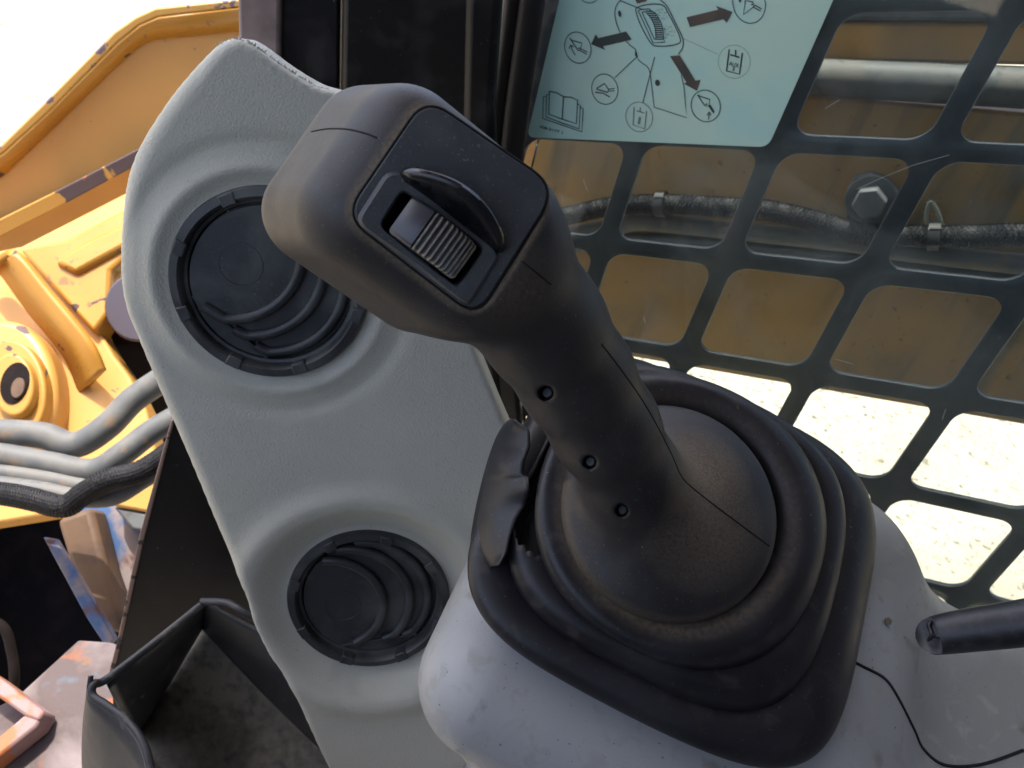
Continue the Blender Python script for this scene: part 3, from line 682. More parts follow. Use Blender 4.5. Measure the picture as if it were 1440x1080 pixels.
def air_vent(c, rot, zb, label, cs):
    tilt = (0, 0)
    fr0 = Frame(PF.o, PF.ex, PF.n); cr, sr = math.cos(rot), math.sin(rot)
    n = nrm(PF.n + PF.ex * tilt[0] + PF.ey * tilt[1])
    fr = Frame(PF.P([(c[0], c[1], zb)])[0], PF.ex * cr + PF.ey * sr, n)
    Rr = RV
    # outer ring (profile of revolution)
    pr = [(Rr + .0008, -.018), (Rr + .0008, .0012), (Rr, .0028), (Rr - .0040, .0034), (Rr - .0050, .0024), (Rr - .0056, -.0005), (Rr - .0062, -.0022), (Rr - .0078, -.0026), (Rr - .0084, -.004), (Rr - .0086, -.020)]
    nS = 96; th = np.arange(nS) * 2 * math.pi / nS
    vs = np.concatenate([fr.P(np.c_[r * np.cos(th), r * np.sin(th), np.full(nS, z)]) for r, z in pr]); fs = []
    for k in range(len(pr) - 1):
        fs += [(k * nS + i, k * nS + (i + 1) % nS, (k + 1) * nS + (i + 1) % nS, (k + 1) * nS + i) for i in range(nS)]
    ring = mk('air_vent', vs, [q[::-1] for q in fs], m_vent, panel, ang=35)
    if label: ring['label'] = label
    for a in (20, 62, 105, 150, 195, 238, 282, 325):      # clip notches on the ring
        a = math.radians(a + 4); da = .085
        q = [((Rr + .0002) * math.cos(a - da), (Rr + .0002) * math.sin(a - da)), ((Rr + .0002) * math.cos(a + da), (Rr + .0002) * math.sin(a + da)), ((Rr - .0062) * math.cos(a + da), (Rr - .0062) * math.sin(a + da)), ((Rr - .0062) * math.cos(a - da), (Rr - .0062) * math.sin(a - da))]
        v, f = prism(fr, q, .008, .0040); bev(mk('clip', v, f, m_vent, ring, ang=30), .0008)
    Ri = Rr - .0086
    v, f = tube(fr.P([(-Ri * .60, -Ri * .80, -.0022), (Ri * .60, -Ri * .80, -.0022)]), .0010, 8); mk('chord_edge', v, f, m_vent, ring, ang=60)
    v, f = disc(fr, (0, 0), Ri, .002, -.019, 64); mk('back_plate', v, f, m_gap, ring, ang=30)
    # leaves: each reaches from its own arc to the left rim, the first one on top
    zz = [-.0014, -.0030, -.0046]
    v, f = disc(fr, (0, 0), Ri, .0016, -.0062, 64); mk('leaf', v, f, m_vent, ring, ang=30)
    yc = -.80
    v, f = prism(fr, [(Ri * .99 * math.cos(t), Ri * .99 * math.sin(t)) for t in np.radians(np.linspace(180 + 53, 360 - 53, 20))], .008, -.0028)
    mk('chord_plate', v, f, m_vent, ring, ang=30)
    for i, ((cx, rr), z) in enumerate(zip(cs, zz)):
        # arc from top to chord
        arc = []
        for t in np.radians(np.linspace(112, -110, 60)):
            x, y = cx + rr * math.cos(t), rr * math.sin(t)
            if y < yc + .02: continue
            if math.hypot(x, y) < .985: arc.append((x, y))
        # straight foot to the chord
        x0, y0 = arc[-1]
        foot = [(x0 - .02, yc + .05), (x0 - .16, yc + .015), (x0 - .26, yc + .01)]
        foot = [p for p in foot if math.hypot(*p) < .99]
        arc2 = arc + foot
        left = [(.985 * math.cos(t), .985 * math.sin(t)) for t in np.linspace(math.atan2(*arc2[-1][::-1]) % (2 * math.pi), math.atan2(arc[0][1], arc[0][0]) % (2 * math.pi), 24)]
        poly = np.array(arc2 + left[1:-1]) * Ri
        v, f = prism(fr, poly, .0016, z); lf = mk('leaf', v, f, m_vent, ring, ang=30)
        if i < 3:
            P3 = fr.P(np.c_[np.array(arc2) * Ri, np.full(len(arc2), z + .0006)])
            v, f = tube(crom(P3[::2], 3), .0030, 10); mk('bead', v, f, m_vent, ring, ang=60)
    t3 = fr.P(np.c_[ell(-.42 * Ri, -.05 * Ri, .27 * Ri, .27 * Ri, n=40) + 0, np.full(40, zz[0])])
    t3 = np.concatenate([t3, t3[:1]]); v, f = tube(t3, .00025, 5, False); mk('moulded_circle', v, f, m_vent, ring, ang=60)
    return fr
air_vent(c1, math.radians(-55) + math.atan2(0, 1), .0010, 'upper round black vent partly behind the grip', [(-.72, .95), (-.42, .97), (-.10, .985)])
air_vent(c2, math.radians(-3), -.0095, 'lower round black vent beside the console', [(-.60, .80), (-.32, .93), (-.10, .985)])

# ------------------------------------------------------------------ console
CN = nrm([math.sin(.56) * .39, math.sin(.56) * .92, math.cos(.56)])
CF = Frame(V(945, 792, .44), (.89, -.455, 0), n=CN)
def console():
    h = .0022; (X, Y, Z), lo = grid((-.17, -.26, -.20), (.40, .16, .02), h)
    kz = 1 + 1.3 * np.minimum(Z + .02, 0); a = sd_rbox(X / kz, Y / kz, Z, (.022, -.008, -.075), (.127, .126, .073), .042)
    b = sd_rbox(X, Y, Z, (.30, -.06, -.118), (.18, .150, .085), .035)
    c = sd_rbox(X, Y, Z, (.07, -.10, -.19), (.11, .10, .12), .03)
    d = smin(a, b, .060); d = smin(d, c, .03)
    v, f = surface_nets(d, lo, h)
    return v, f
v, f = console(); con_loc = v
cons = thing('armrest_console', 'light grey plastic armrest console under the joystick boot', 'console', CF.P([(0, -.1, -.15)])[0])
con_v = CF.P(v)
mk('console_shell', con_v, f, m_console, cons, ang=180)
con_bvh = BVHTree.FromPolygons([Vector(p) for p in con_v], [tuple(q) for q in f.tolist()])
def cast(bvh, px, py):
    d = Vector(((px - 720) / FPX, -(py - 540) / FPX, -1.)); hit = bvh.ray_cast(Vector((0, 0, 0)), d.normalized())
    return (np.array(hit[0]), np.array(hit[1])) if hit[0] is not None else (None, None)
def seam(bvh, pts, r, name, par, m=None, sink=.3, n=8):
    q = crom(np.array(pts, float), n); P = []
    for x, y in q:
        p, nr = cast(bvh, x, y)
        if p is not None: P.append(p - nr * r * sink if nr @ p < 0 else p + nr * r * sink)
    if len(P) < 2: return None
    v, f = tube(np.array(P), r, 6); return mk(name, v, f, m or m_gap, par, ang=60)
seam(con_bvh, [(1195, 928), (1215, 938), (1245, 955), (1265, 985), (1285, 1025), (1300, 1055), (1330, 1076), (1380, 1075), (1439, 1055)], .0011, 'seam', cons)

# ------------------------------------------------------------------ rubber boot
DN = nrm([.10, math.sin(.34), math.cos(.34)])
DF = Frame(V(943, 716, .385), (1, -.05, 0), n=DN)
def boot():
    import numpy as np
    # (R, t, squareness): t=0 at the disc, 1 at the console
    st = [(.044, .22, 0), (.0500, .17, 0), (.0530, .125, 0), (.0565, .098, 0), (.0610, .080, 0), (.0655, .075, .03), (.0688, .105, .05), (.0708, .17, .1), (.0714, .25, .15), (.0706, .33, .2), (.0686, .385, .25),
          (.0702, .350, .32), (.0742, .325, .38), (.0788, .355, .46), (.0820, .44, .52), (.0826, .53, .56), (.0815, .61, .6), (.0792, .675, .65),
          (.0830, .635, .72), (.0900, .610, .82), (.0970, .650, .88), (.1018, .74, .94), (.1038, .85, .97), (.1030, .96, 1.0), (.1005, 1.04, 1.), (.1005, 1.22, 1.)]
    st = crom(np.array(st), 4); nA = 160; th = np.arange(nA) * 2 * math.pi / nA
    Cb = CF.P([(.004, .0115, .004)])[0]; vs = []; info = []
    for (Rr, t, sq) in st:
        tt = min(max(t, -.3), 1.25); c = DF.o * (1 - tt) + Cb * tt + (CF.ex * .003 + CF.ey * .006) * math.sin(math.pi * min(max(tt * 1.3 + .15, 0), 1)); w = min(max(t, 0), 1)
        n = nrm(DF.n * (1 - w) + CF.n * w); fr = Frame(c, DF.ex * (1 - w) + CF.ex * w, n)
        # superellipse aligned with the console axes
        al = math.atan2(CF.ex @ fr.ey, CF.ex @ fr.ex); p = 2 + 2.2 * sq
        ca, sa = np.cos(th - al), np.sin(th - al); rad = (abs(ca) ** p + abs(sa) ** p) ** (-1 / p)
        rad = rad * Rr * (1 - .045 * sq * 0)
        wob = 1 + .006 * np.sin(3 * th + 7 * t) + .004 * np.sin(5 * th + 3)
        vs.append(fr.P(np.c_[rad * wob * np.cos(th), rad * wob * np.sin(th) * (1 - .095 * sq), np.zeros(nA)])); info.append((t, sq))
    return vs, st, th
vs, st, th = boot(); nA = len(th)
al0 = None
fs = []; ncut = 0
bt = thing('joystick_boot', 'black rubber bellows boot torn on its left side around the joystick base', 'boot', CF.P([(0, 0, 0)])[0])
for k in range(len(vs) - 1):
    t = st[k][1]; R0 = st[k][0]
    for i in range(nA):
        a = math.degrees(th[i]) % 360
        cut = (.0800 > R0 > .0700 and 38 < k < 54 and 142 < a < 196 + 9 * math.sin((k - 38) / 16 * math.pi))
        if cut: continue
        fs.append((k * nA + i, k * nA + (i + 1) % nA, (k + 1) * nA + (i + 1) % nA, (k + 1) * nA + i))
bv = np.concatenate(vs)
# Dust gathers in the valley beside the cone
rr = np.repeat([s[0] for s in st], nA); aa = np.tile(np.degrees(th), len(st))
dust_or_glint = np.clip(1 - abs(rr - .058) / .006, 0, 1) * (.18 + .42 * np.clip(np.cos(np.radians(aa - 245)) + .3, 0, 1))
o = mk('bellows', bv, fs, m_boot, bt, ang=180, attr={'dust_or_glint': dust_or_glint})
md = o.modifiers.new('thick', 'SOLIDIFY'); md.thickness = .002; md.offset = -1
# liner under the tear, deep and dark
boot_bvh = BVHTree.FromPolygons([Vector(p) for p in bv], fs)

# ------------------------------------------------------------------ joystick grip (signed distance field)
HA = nrm([.82, -.57, -.34]); HC = V(637, 291, .25)
HBimg = np.array([-.61, -.80, 0.]); HN = nrm(np.cross(HA, HBimg - HA * (HBimg @ HA))); 
if HN[2] < 0: HN = -HN
HF = Frame(HC, HA, n=HN)            # x along the plate, y towards its upper edge, z to the thumb
plate_px = [(598, 136), (784, 264), (670, 447), (483, 304)]
plate2 = rpoly(HF.h2(plate_px), [.0085, .0100, .0085, .0085], 8)
def grip():
    h = .0009
    pts = [V(715, 385, .285), V(765, 460, .305), V(810, 530, .325), V(850, 600, .343), V(890, 670, .362), V(915, 715, .378)]
    rad = [.0245, .0225, .0220, .0217, .0210, .0225]
    pts = np.array(pts); loc = HF.L(pts); dc = HF.L(DF.o)[0]; dn = np.array([DF.n @ HF.ex, DF.n @ HF.ey, DF.n @ HF.n])
    lo = np.minimum(loc.min(0) - .035, dc - .065); hi = np.maximum(loc.max(0) + .03, dc + .065)
    lo = np.minimum(lo, (-.055, -.045, -.07)); hi = np.maximum(hi, (.04, .04, .012)); 
    (X, Y, Z), lo = grid(lo, hi, h)
    # head: a body that widens away from the face
    zz = np.clip(-Z / .045, 0, 1.2); ca, sa = math.cos(.02), math.sin(.02)
    sx = X + .0120 * zz; kx = 1 + .16 * zz; 
    hd = sd_rbox(sx / kx, (Y + .0085 * zz) / (1 + .10 * zz), Z, (.0002, -.0022, -.027), (.0345, .0310, .0275), .0165) 
    # front-left shoulder
    d = hd
    stick = None
    for i in range(len(pts) - 1):
        c = sd_cone((X, Y, Z), loc[i], loc[i + 1], rad[i], rad[i + 1]); stick = c if stick is None else smin(stick, c, .01)
    d = smin(d, stick, .020)
    # flat seat cut for the face plate
    pxy, _, _ = poly_sd(X[:, :, 0].astype(float).copy(), Y[:, :, 0].astype(float).copy(), plate2)
    d = smax(d, -np.maximum(-(pxy[:, :, None] + .0006), -(Z + .0002)).astype(np.float32), .0012)
    # cone and disc
    rx, ry, rz = X - dc[0], Y - dc[1], Z - dc[2]; hh = rx * dn[0] + ry * dn[1] + rz * dn[2]
    rho = np.sqrt(np.maximum(rx * rx + ry * ry + rz * rz - hh * hh, 0))
    top = .0175 * np.clip(1 - (rho / .0535) ** 2, 0, 1) + .002
    dome = smax((hh - top) * .85, np.maximum(rho - .0530, -hh - .008), .004)
    d = smin(d, dome, .016)
    # no part of the stick below the disc
    d = np.maximum(d, -(hh + .008))
    # pocket for the thumb wheel
    pk = HF.h2([(563, 268), (678, 348), (640, 402), (533, 316)]); pc = pk.mean(0); ax = nrm(np.r_[pk[1] - pk[0], 0])[:2]
    u = (X - pc[0]) * ax[0] + (Y - pc[1]) * ax[1]; w = -(X - pc[0]) * ax[1] + (Y - pc[1]) * ax[0]
    pocket = np.maximum(np.maximum(abs(u) - .0165, abs(w) - .0078), abs(Z) - .014)
    d = np.maximum(d, -pocket)
    # screw holes
    for x, y in ((768, 553), (829, 650), (874, 718)):
        k = np.argmin([abs(p[1] - 0) for p in pts]);
        dirv = nrm(V(x, y, 1.)); 
        # march along the sight line to the surface
        best = None
        for dd in np.arange(.25, .40, .0008):
            p = HF.L(V(x, y, dd))[0]; ii = tuple(((p - lo) / h).astype(int))
            if all(0 <= ii[q] < d.shape[q] for q in range(3)) and d[ii] < 0: best = p; break
        if best is None: continue
        holes.append(best)
        ld = np.array([dirv @ HF.ex, dirv @ HF.ey, dirv @ HF.n])
        d = smax(d, -sd_cone((X, Y, Z), best - ld * .004, best + ld * .007, .0032, .0026), .0006)
    v, f = surface_nets(d, lo, h)
    return v, f
holes = []
gv, gf = grip()
# Dust around the plate edge and where the stick meets the cone
gp3 = HF.P(gv)
s_, _, _ = poly_sd(gv[:, 0].copy(), gv[:, 1].copy(), plate2)
dust_or_glint = np.where(gv[:, 2] > -.012, np.clip(1 - abs(s_) / .0032, 0, 1) * .9, 0)
def blob(c, r): return np.clip(1 - np.linalg.norm(gp3 - c, axis=1) / r, 0, 1) ** .7
dust_or_glint = np.maximum(dust_or_glint, blob(V(992, 665, .365), .034) * .95)
dust_or_glint = np.maximum(dust_or_glint, blob(V(985, 735, .37), .034) * .7)
dust_or_glint = np.maximum(dust_or_glint, blob(V(545, 165, .262), .014) * .9); dust_or_glint = np.maximum(dust_or_glint, blob(V(478, 285, .262), .012) * .8)
dust_or_glint = np.maximum(dust_or_glint, blob(V(715, 400, .262), .018) * .35)
hd = DF.L(gp3); rho = np.hypot(hd[:, 0], hd[:, 1]); dust_or_glint = np.maximum(dust_or_glint, (rho < .056) * (abs(hd[:, 2]) < .012) * np.clip((rho - .049) / .004, 0, 1) * .35 * (hd[:, 1] < .01))
joy = thing('joystick', 'black control joystick with ribbed thumb wheel leaning up from the boot', 'joystick', DF.o)
mk('grip', gp3, gf, m_grip, joy, ang=180, attr={'dust_or_glint': dust_or_glint})
jb = BVHTree.FromPolygons([Vector(p) for p in gp3], [tuple(q) for q in gf.tolist()])
for hl in holes:
    ld = HF.L(HF.o + nrm(HF.P([hl])[0]))[0]; c = HF.P([hl + ld * .0052])[0]; n = nrm(-nrm(c) + np.array([-.35, .35, 0]))
    fr = Frame(c, (1, .3, 0), n=n); v, f = disc(fr, (.0004, .0004), .0019, .002, 0, 14); bev(mk('screw', v, f, m_steel, joy, ang=30), .0004)
# face plate with an opening for the wheel
hole_px = [(565, 267), (680, 349), (642, 404), (533, 318)]
hole2 = rpoly(HF.h2(hole_px), .0025, 8)
def resample(poly, n, start):
    P = np.vstack([poly, poly[:1]]); L = np.r_[0, np.cumsum(np.linalg.norm(np.diff(P, axis=0), axis=1))]
    s = np.linspace(0, L[-1], n, endpoint=False); Q = np.stack([np.interp(s, L, P[:, k]) for k in range(2)], 1)
    k = int(np.argmin(np.linalg.norm(Q - start, axis=1))); return np.roll(Q, -k, 0)
def angsort(poly, c, n=96):        # the loop cut at equal angles seen from c
    P = np.vstack([poly, poly[:1]]); o = []
    for a in np.arange(n) * 2 * math.pi / n:
        d = np.array([math.cos(a), math.sin(a)]); best = None
        for i in range(len(P) - 1):
            p, q = P[i] - c, P[i + 1] - c; e = q - p; den = d[0] * e[1] - d[1] * e[0]
            if abs(den) < 1e-12: continue
            t = (p[0] * e[1] - p[1] * e[0]) / den; s = (p[0] * d[1] - p[1] * d[0]) / den
            if t > 0 and -1e-6 <= s <= 1 + 1e-6 and (best is None or t > best): best = t
        o.append(c + d * best)
    return np.array(o)
hc = hole2.mean(0)
pin = plate2.mean(0) + (plate2 - plate2.mean(0)) * .985
v, f = ringprism(HF, angsort(pin, hc), angsort(hole2, hc), .003, .0011, .0005)
pl = mk('face_plate', v, f, m_plate, joy, ang=40, attr={'dust_or_glint': np.tile(np.clip(1.0 - 0 * np.arange(96), 0, 1) * 0, 6)})
v, f = tube(HF.P(np.c_[np.vstack([plate2, plate2[:1]]), np.full(len(plate2) + 1, .0004)]), .00045, 6, False); mk('plate_gap', v, f, m_gap, joy, ang=60)
bez = rpoly(HF.h2([(541, 243), (563, 240), (697, 352), (700, 362), (660, 426), (652, 427), (504, 316), (502, 304)]), .0022, 5)
v, f = ringprism(HF, angsort(bez, hc), angsort(hole2, hc), .004, .0030, .0012); mk('wheel_bezel', v, f, m_plate, joy, ang=40)
# curved guard fin
A0, A1 = HF.h2([(563, 243), (705, 352)], .001); dx = A1 - A0; Lf = np.linalg.norm(dx); ux = dx / Lf; uy = np.array([-ux[1], ux[0]])
if uy @ (HF.h2([(784, 264)])[0] - HF.h2([(483, 304)])[0]) < 0: uy = -uy
n = 40; vs = []; 
for i in range(n + 1):
    t = i / n; hgt = .0160 * (math.sin(math.pi * (t * .94 + .03)) ** .5) * (1 - .12 * t); bow = 0.
    hw = .0024 * min(1, 8 * t + .5, 8 * (1 - t) + .5); c = A0 + ux * Lf * t + uy * bow
    for (o_, z) in ((-hw, 0), (-hw * .95, hgt * .75), (-hw * .55, hgt * .95), (0, hgt), (hw * .55, hgt * .95), (hw * .95, hgt * .75), (hw, 0)):
        q = c + uy * (o_ + z * .42 * math.sin(math.pi * (t * .96 + .02)) ** .4); vs.append((q[0], q[1], z))
f = [(i * 7 + k, (i + 1) * 7 + k, (i + 1) * 7 + k + 1, i * 7 + k + 1) for i in range(n) for k in range(6)] + [tuple(range(7)), tuple(n * 7 + k for k in range(7))[::-1]]
o = mk('guard_fin', HF.P(vs), f, m_gloss, joy, ang=60)
# thumb wheel: ribbed drum on an axle across the slot
hp = HF.h2([(566, 270), (677, 349), (641, 400), (536, 316)]); u0 = nrm(np.r_[(hp[1] + hp[2] - hp[0] - hp[3]), 0])[:2]; w0 = np.array([-u0[1], u0[0]])
wc = hc; Rw = .0160; zc = -.0052
prof = []
for a in np.linspace(150, 20, 260):
    r = Rw
    if 38 < a < 108:
        ph = (a - 38) / 70 * 10; r = Rw - .0006 + .0010 * math.sin(math.pi * ph) ** 2
    if a < 38: r = Rw - .0035 * min(1, (38 - a) / 6)
    if a >= 108: r = Rw + .0004
    if a > 140: r -= .0003 * (a - 140)
    prof.append((r * math.cos(math.radians(a)), zc + r * math.sin(math.radians(a))))
ws = [-.0067, -.0063, -.0055, .0055, .0063, .0067]; sh = [.0016, .0005, 0, 0, .0005, .0016]
vs = []
for wv, s in zip(ws, sh):
    for x, z in prof:
        k = (Rw - s) / Rw; vs.append((wc[0] + u0[0] * x * k + w0[0] * wv, wc[1] + u0[1] * x * k + w0[1] * wv, zc + (z - zc) * k))
n = len(prof); f = [(j * n + i, j * n + i + 1, (j + 1) * n + i + 1, (j + 1) * n + i) for j in range(5) for i in range(n - 1)]
f += [tuple(range(n))[::-1], tuple(5 * n + i for i in range(n))]
dw = np.tile([1. if (38 < a < 108) and abs(math.sin(math.pi * (a - 38) / 7)) > .75 else .0 for a in np.linspace(150, 20, 260)], 6)  # painted highlight on the rib crests
mk('thumb_wheel', HF.P(vs), f, m_wheel, joy, ang=60, attr={'dust_or_glint': dw})
# seams of the two grip halves
seam(jb, [(438, 185), (462, 181), (490, 182), (515, 188), (530, 194)], .00035, 'seam', joy)
seam(jb, [(735, 368), (760, 388), (775, 400)], .0003, 'seam', joy)
seam(jb, [(846, 484), (870, 515), (895, 550), (915, 582), (930, 610), (945, 640), (960, 672), (985, 695), (1020, 722), (1055, 748), (1082, 768)], .00042, 'seam', joy)
seam(boot_bvh, [(753, 886), (762, 879), (766, 882), (775, 875)], .0007, 'crack', bt)
seam(boot_bvh, [(720, 800), (728, 812), (736, 822)], .0009, 'crack', bt)
seam(boot_bvh, [(1177, 856), (1200, 866), (1215, 878), (1222, 895)], .0005, 'seam', bt)
# torn flap standing off the left side of the boot
def flapfn():
    def lin(P, n):
        P = np.asarray(P, float); L = np.r_[0, np.cumsum(np.linalg.norm(np.diff(P, axis=0), axis=1))]; s = np.linspace(0, L[-1], n)
        return np.stack([np.interp(s, L, P[:, k]) for k in range(2)], 1)
    edge_out = [(720, 589), (708, 600), (696, 622), (682, 665), (669, 720), (663, 765), (668, 788), (684, 799)]
    edge_in = [(722, 590), (744, 605), (745, 628), (736, 650), (735, 668), (743, 671), (744, 690), (738, 712), (726, 730), (718, 752), (712, 778), (702, 795)]
    a = lin(crom(np.array(edge_out, float), 6), 64); b = lin(edge_in, 64); vs = []; m = 10
    for i in range(len(a)):
        s = i / (len(a) - 1)
        for k in range(m + 1):
            t = k / m; x, y = a[i] * (1 - t) + b[i] * t
            d = (.413 - .019 * s) + .011 * (1 - t) ** 3 - .010 * t + .0016 * math.sin(9 * s + 2 * t) * t - .005 * math.exp(-((s - .5) / .06) ** 2) * t ** 3
            vs.append(V(x, y, d))
    n = m + 1; f = [(i * n + k, i * n + k + 1, (i + 1) * n + k + 1, (i + 1) * n + k) for i in range(len(a) - 1) for k in range(m)]
    return np.array(vs), f
v, f = flapfn(); o = mk('torn_flap', v, f, m_boot, bt, ang=180); md = o.modifiers.new('thick', 'SOLIDIFY'); md.thickness = .0012; md.offset = 0

m_grit = mat('pale_grit', (.17, .15, .12), .9)
def grit(bvh, box, n, par, name, sz=(.0002, .0006)):
    ps = []
    for _ in range(n):
        x, y = rng.uniform(box[0], box[2]), rng.uniform(box[1], box[3]); p, nr = cast(bvh, x, y)
        if p is None or -p[2] > .47: continue
        r = rng.uniform(*sz) * rng.random() ** 1.5 + .00012; t = nrm(np.cross(nr, rng.normal(size=3))); L_ = r * (.6 + 1.2 * rng.random() ** 4)
        ps.append(tube(np.array([p - t * L_, p + nr * r * .3, p + t * L_]), np.array([.4, 1, .4]) * r * .6, 5))
    v, f = join(ps); mk(name, v, f, m_grit, par, ang=60, kind='stuff')
grit(boot_bvh, (650, 530, 1240, 1050), 170, bt, 'grit')
grit(jb, (800, 690, 1095, 860), 60, joy, 'grit', (.00015, .0004))
grit(jb, (400, 120, 780, 480), 36, joy, 'grit', (.00015, .0004))
grit(con_bvh, (600, 700, 1440, 1080), 120, cons, 'grit')
# ------------------------------------------------------------------ short lever at the right
P = np.array([V(1314, 893, .37), V(1319, 893, .37), V(1350, 888, .366), V(1440, 876, .355), V(1560, 858, .34)])
P = crom(P, 6); n = len(P)
r = np.interp(np.arange(n) / (n - 1), [0, .04, .10, .2, .5, 1], [.0050, .0078, .0088, .0086, .0094, .0110])
lev = thing('control_lever', 'short black rubber covered lever pointing left over the console', 'lever', P[-1])
mk('lever_sleeve', *tube(P, r, 24), m_lever, lev, ang=60)
for a in (.2, 2.2, 4.1):
    q = np.array([V(1303, 893, .37) + np.array([-.0002, .0052 * math.sin(a), .0052 * math.cos(a)]) * s for s in (1.,)])
    c = V(1314, 893, .37); q = np.array([c + np.array([-.001, s * .0048 * math.sin(a), s * .0048 * math.cos(a)]) for s in (0, .5, 1)] + [c + np.array([.003, .0072 * math.sin(a), .0072 * math.cos(a)])])
    mk('tip_fold', *tube(crom(q, 4), .0010, 8), m_lever, lev, ang=60)
# a small dry leaf fragment on the console
p, nr = cast(con_bvh, 1247, 874)
if p is not None:
    fr = Frame(p + nr * .001, (1, .2, 0), n=nr); v, f = prism(fr, np.array([(-.003, -.001), (.001, -.002), (.003, 0), (.001, .002), (-.002, .0018)]), .0005, .0004)
    tag(mk('leaf_fragment', v, f, mat('dry_leaf', (.16, .14, .08), .8), ang=0), 'tiny dry leaf fragment lying on the grey console by the boot', 'leaf')

exec_bg = True
# ------------------------------------------------------------------ machine front seen through the open side
# yellow bucket side (far)
YF = Frame(V(120, 180, 1.35), (1, 0, 0), n=-Yv + .25 * Xv + .25 * up)
bk = thing('yellow_bucket', 'yellow bucket side with chipped flanged edges at the upper left', 'bucket', YF.hit(100, 320))
pxprism('side_plate', YF, [(-160, 330), (-10, 236), (150, 92), (205, 45), (360, 20), (420, 60), (420, 200), (180, 300), (-160, 450)], .03, m_yel, bk, .004)
pxprism('rim_plate', YF, [(-160, 315), (0, 205), (60, 146), (160, 45), (190, 24), (218, 11), (360, -4), (360, 8), (222, 24), (195, 36), (165, 60), (66, 160), (5, 215), (-160, 328)], .05, m_rim, bk, .003, z=.030)
def sheet(name, a, b, t, m, par, n=6, bw=.002):
    """sheet between two edges given as (px, py, depth) points"""
    A_ = crom(np.array([V(*p) for p in a]), n); B_ = crom(np.array([V(*p) for p in b]), n); k = len(A_); v = np.concatenate([A_, B_])
    f = [(i, i + 1, k + i + 1, k + i) for i in range(k - 1)]
    o = mk(name, v, f, m, par, ang=40); md = o.modifiers.new('thick', 'SOLIDIFY'); md.thickness = t; md.offset = -1
    return o
fa = np.array([YF.hit(x, y, .028) for x, y in [(-160, 320), (5, 214), (66, 158), (166, 58), (196, 34), (222, 23), (360, 7)]]); fb = np.array([YF.hit(x, y, .002) for x, y in [(-160, 352), (3, 243), (62, 186), (156, 94), (192, 62), (214, 52), (360, 38)]])
k = len(fa); fo = mk('top_flange', np.concatenate([fa, fb]), [(i, i + 1, k + i + 1, k + i) for i in range(k - 1)], m_yel2, bk, ang=40); md = fo.modifiers.new('thick', 'SOLIDIFY'); md.thickness = .006; md.offset = -1
pxprism('lower_lip', YF, [(-120, 372), (0, 308), (80, 268), (220, 196), (230, 212), (85, 290), (0, 333), (-120, 392)], .03, m_chip, bk, .002, z=.05)
# lift arm end (nearer)
AF = facing(100, 480, 1.22, .05, .30)
arm = thing('lift_arm', 'yellow lift arm end with round pin boss and welded ribs at the left', 'loader arm', AF.hit(60, 600))
pxprism('arm_plate', AF, [(-160, 425), (0, 352), (30, 346), (190, 264), (250, 236), (250, 300), (170, 380), (140, 466), (160, 500), (182, 530), (205, 575), (220, 640), (215, 700), (-160, 760)], .05, m_yel, arm, .004)
pxprism('wedge_plate', AF, [(26, 350), (90, 338), (170, 296), (210, 280), (210, 330), (155, 380), (152, 440), (131, 468)], .05, m_yel2, arm, .006, z=.018)
pxprism('raised_pad', AF, [(74, 368), (105, 385), (220, 322), (220, 292), (120, 338)], .02, m_yel2, arm, .008, z=.028)
sheet('rib', [(-10, 366, 1.16), (24, 352, 1.16), (75, 410, 1.16), (130, 478, 1.16), (150, 520, 1.17)], [(-25, 385, 1.21), (0, 372, 1.21), (50, 437, 1.21), (100, 500, 1.21), (120, 550, 1.21)], .012, m_yel2, arm)
for nm, cx, cy, rx, z, t in (('pin_boss', 12, 545, .105, .045, .09), ('pin_collar', 16, 548, .075, .065, .05), ('pin_ring', 17, 540, .046, .082, .04)):
    c = AF.h2([(cx, cy)], z)[0]; th_ = np.arange(48) * 2 * math.pi / 48
    v, f = prism(AF, np.c_[c[0] + rx * .62 * np.cos(th_) + .45 * rx * np.sin(th_) * -.45, c[1] + rx * np.sin(th_)], t, z); bev(mk(nm, v, f, m_yel2 if nm != 'pin_boss' else m_yel, arm, ang=30), .012 if nm == 'pin_boss' else .004, 4)
c = AF.h2([(20, 538)], .085)[0]; th_ = np.arange(32) * 2 * math.pi / 32
v, f = prism(AF, np.c_[c[0] + .019 * np.cos(th_), c[1] + .030 * np.sin(th_)], .004, .0845); mk('hole_shade', v, f, m_dark, arm, ang=30)  # raised near black disc stands in for the shade inside the hole
v, f = prism(AF, np.c_[c[0] + .007 + .009 * np.cos(th_), c[1] - .008 + .015 * np.sin(th_)], .004, .0875); bev(mk('pin', v, f, m_brown, arm, ang=30), .001)
# mauve cylinder behind
v, f = tube(np.array([V(192, 432, 1.20), V(212, 434, 1.24), V(330, 445, 1.35)]), .052, 32); bev(tag(mk('steel_roller', v, f, m_cyl, ang=40), 'mauve grey steel cylinder behind the edge of the trim panel', 'cylinder'), .004)
fu = pxprism('dark_backing', Frame(V(240, 560, 1.32), (1, 0, 0), n=-Yv), [(150, 452), (340, 430), (340, 720), (150, 720)], .06, m_dark, None, .004)  # added near black plate, stands in for the dark void here
tag(fu, 'added dark backing for the shade in the gap between yellow arm and trim panel', 'backdrop')
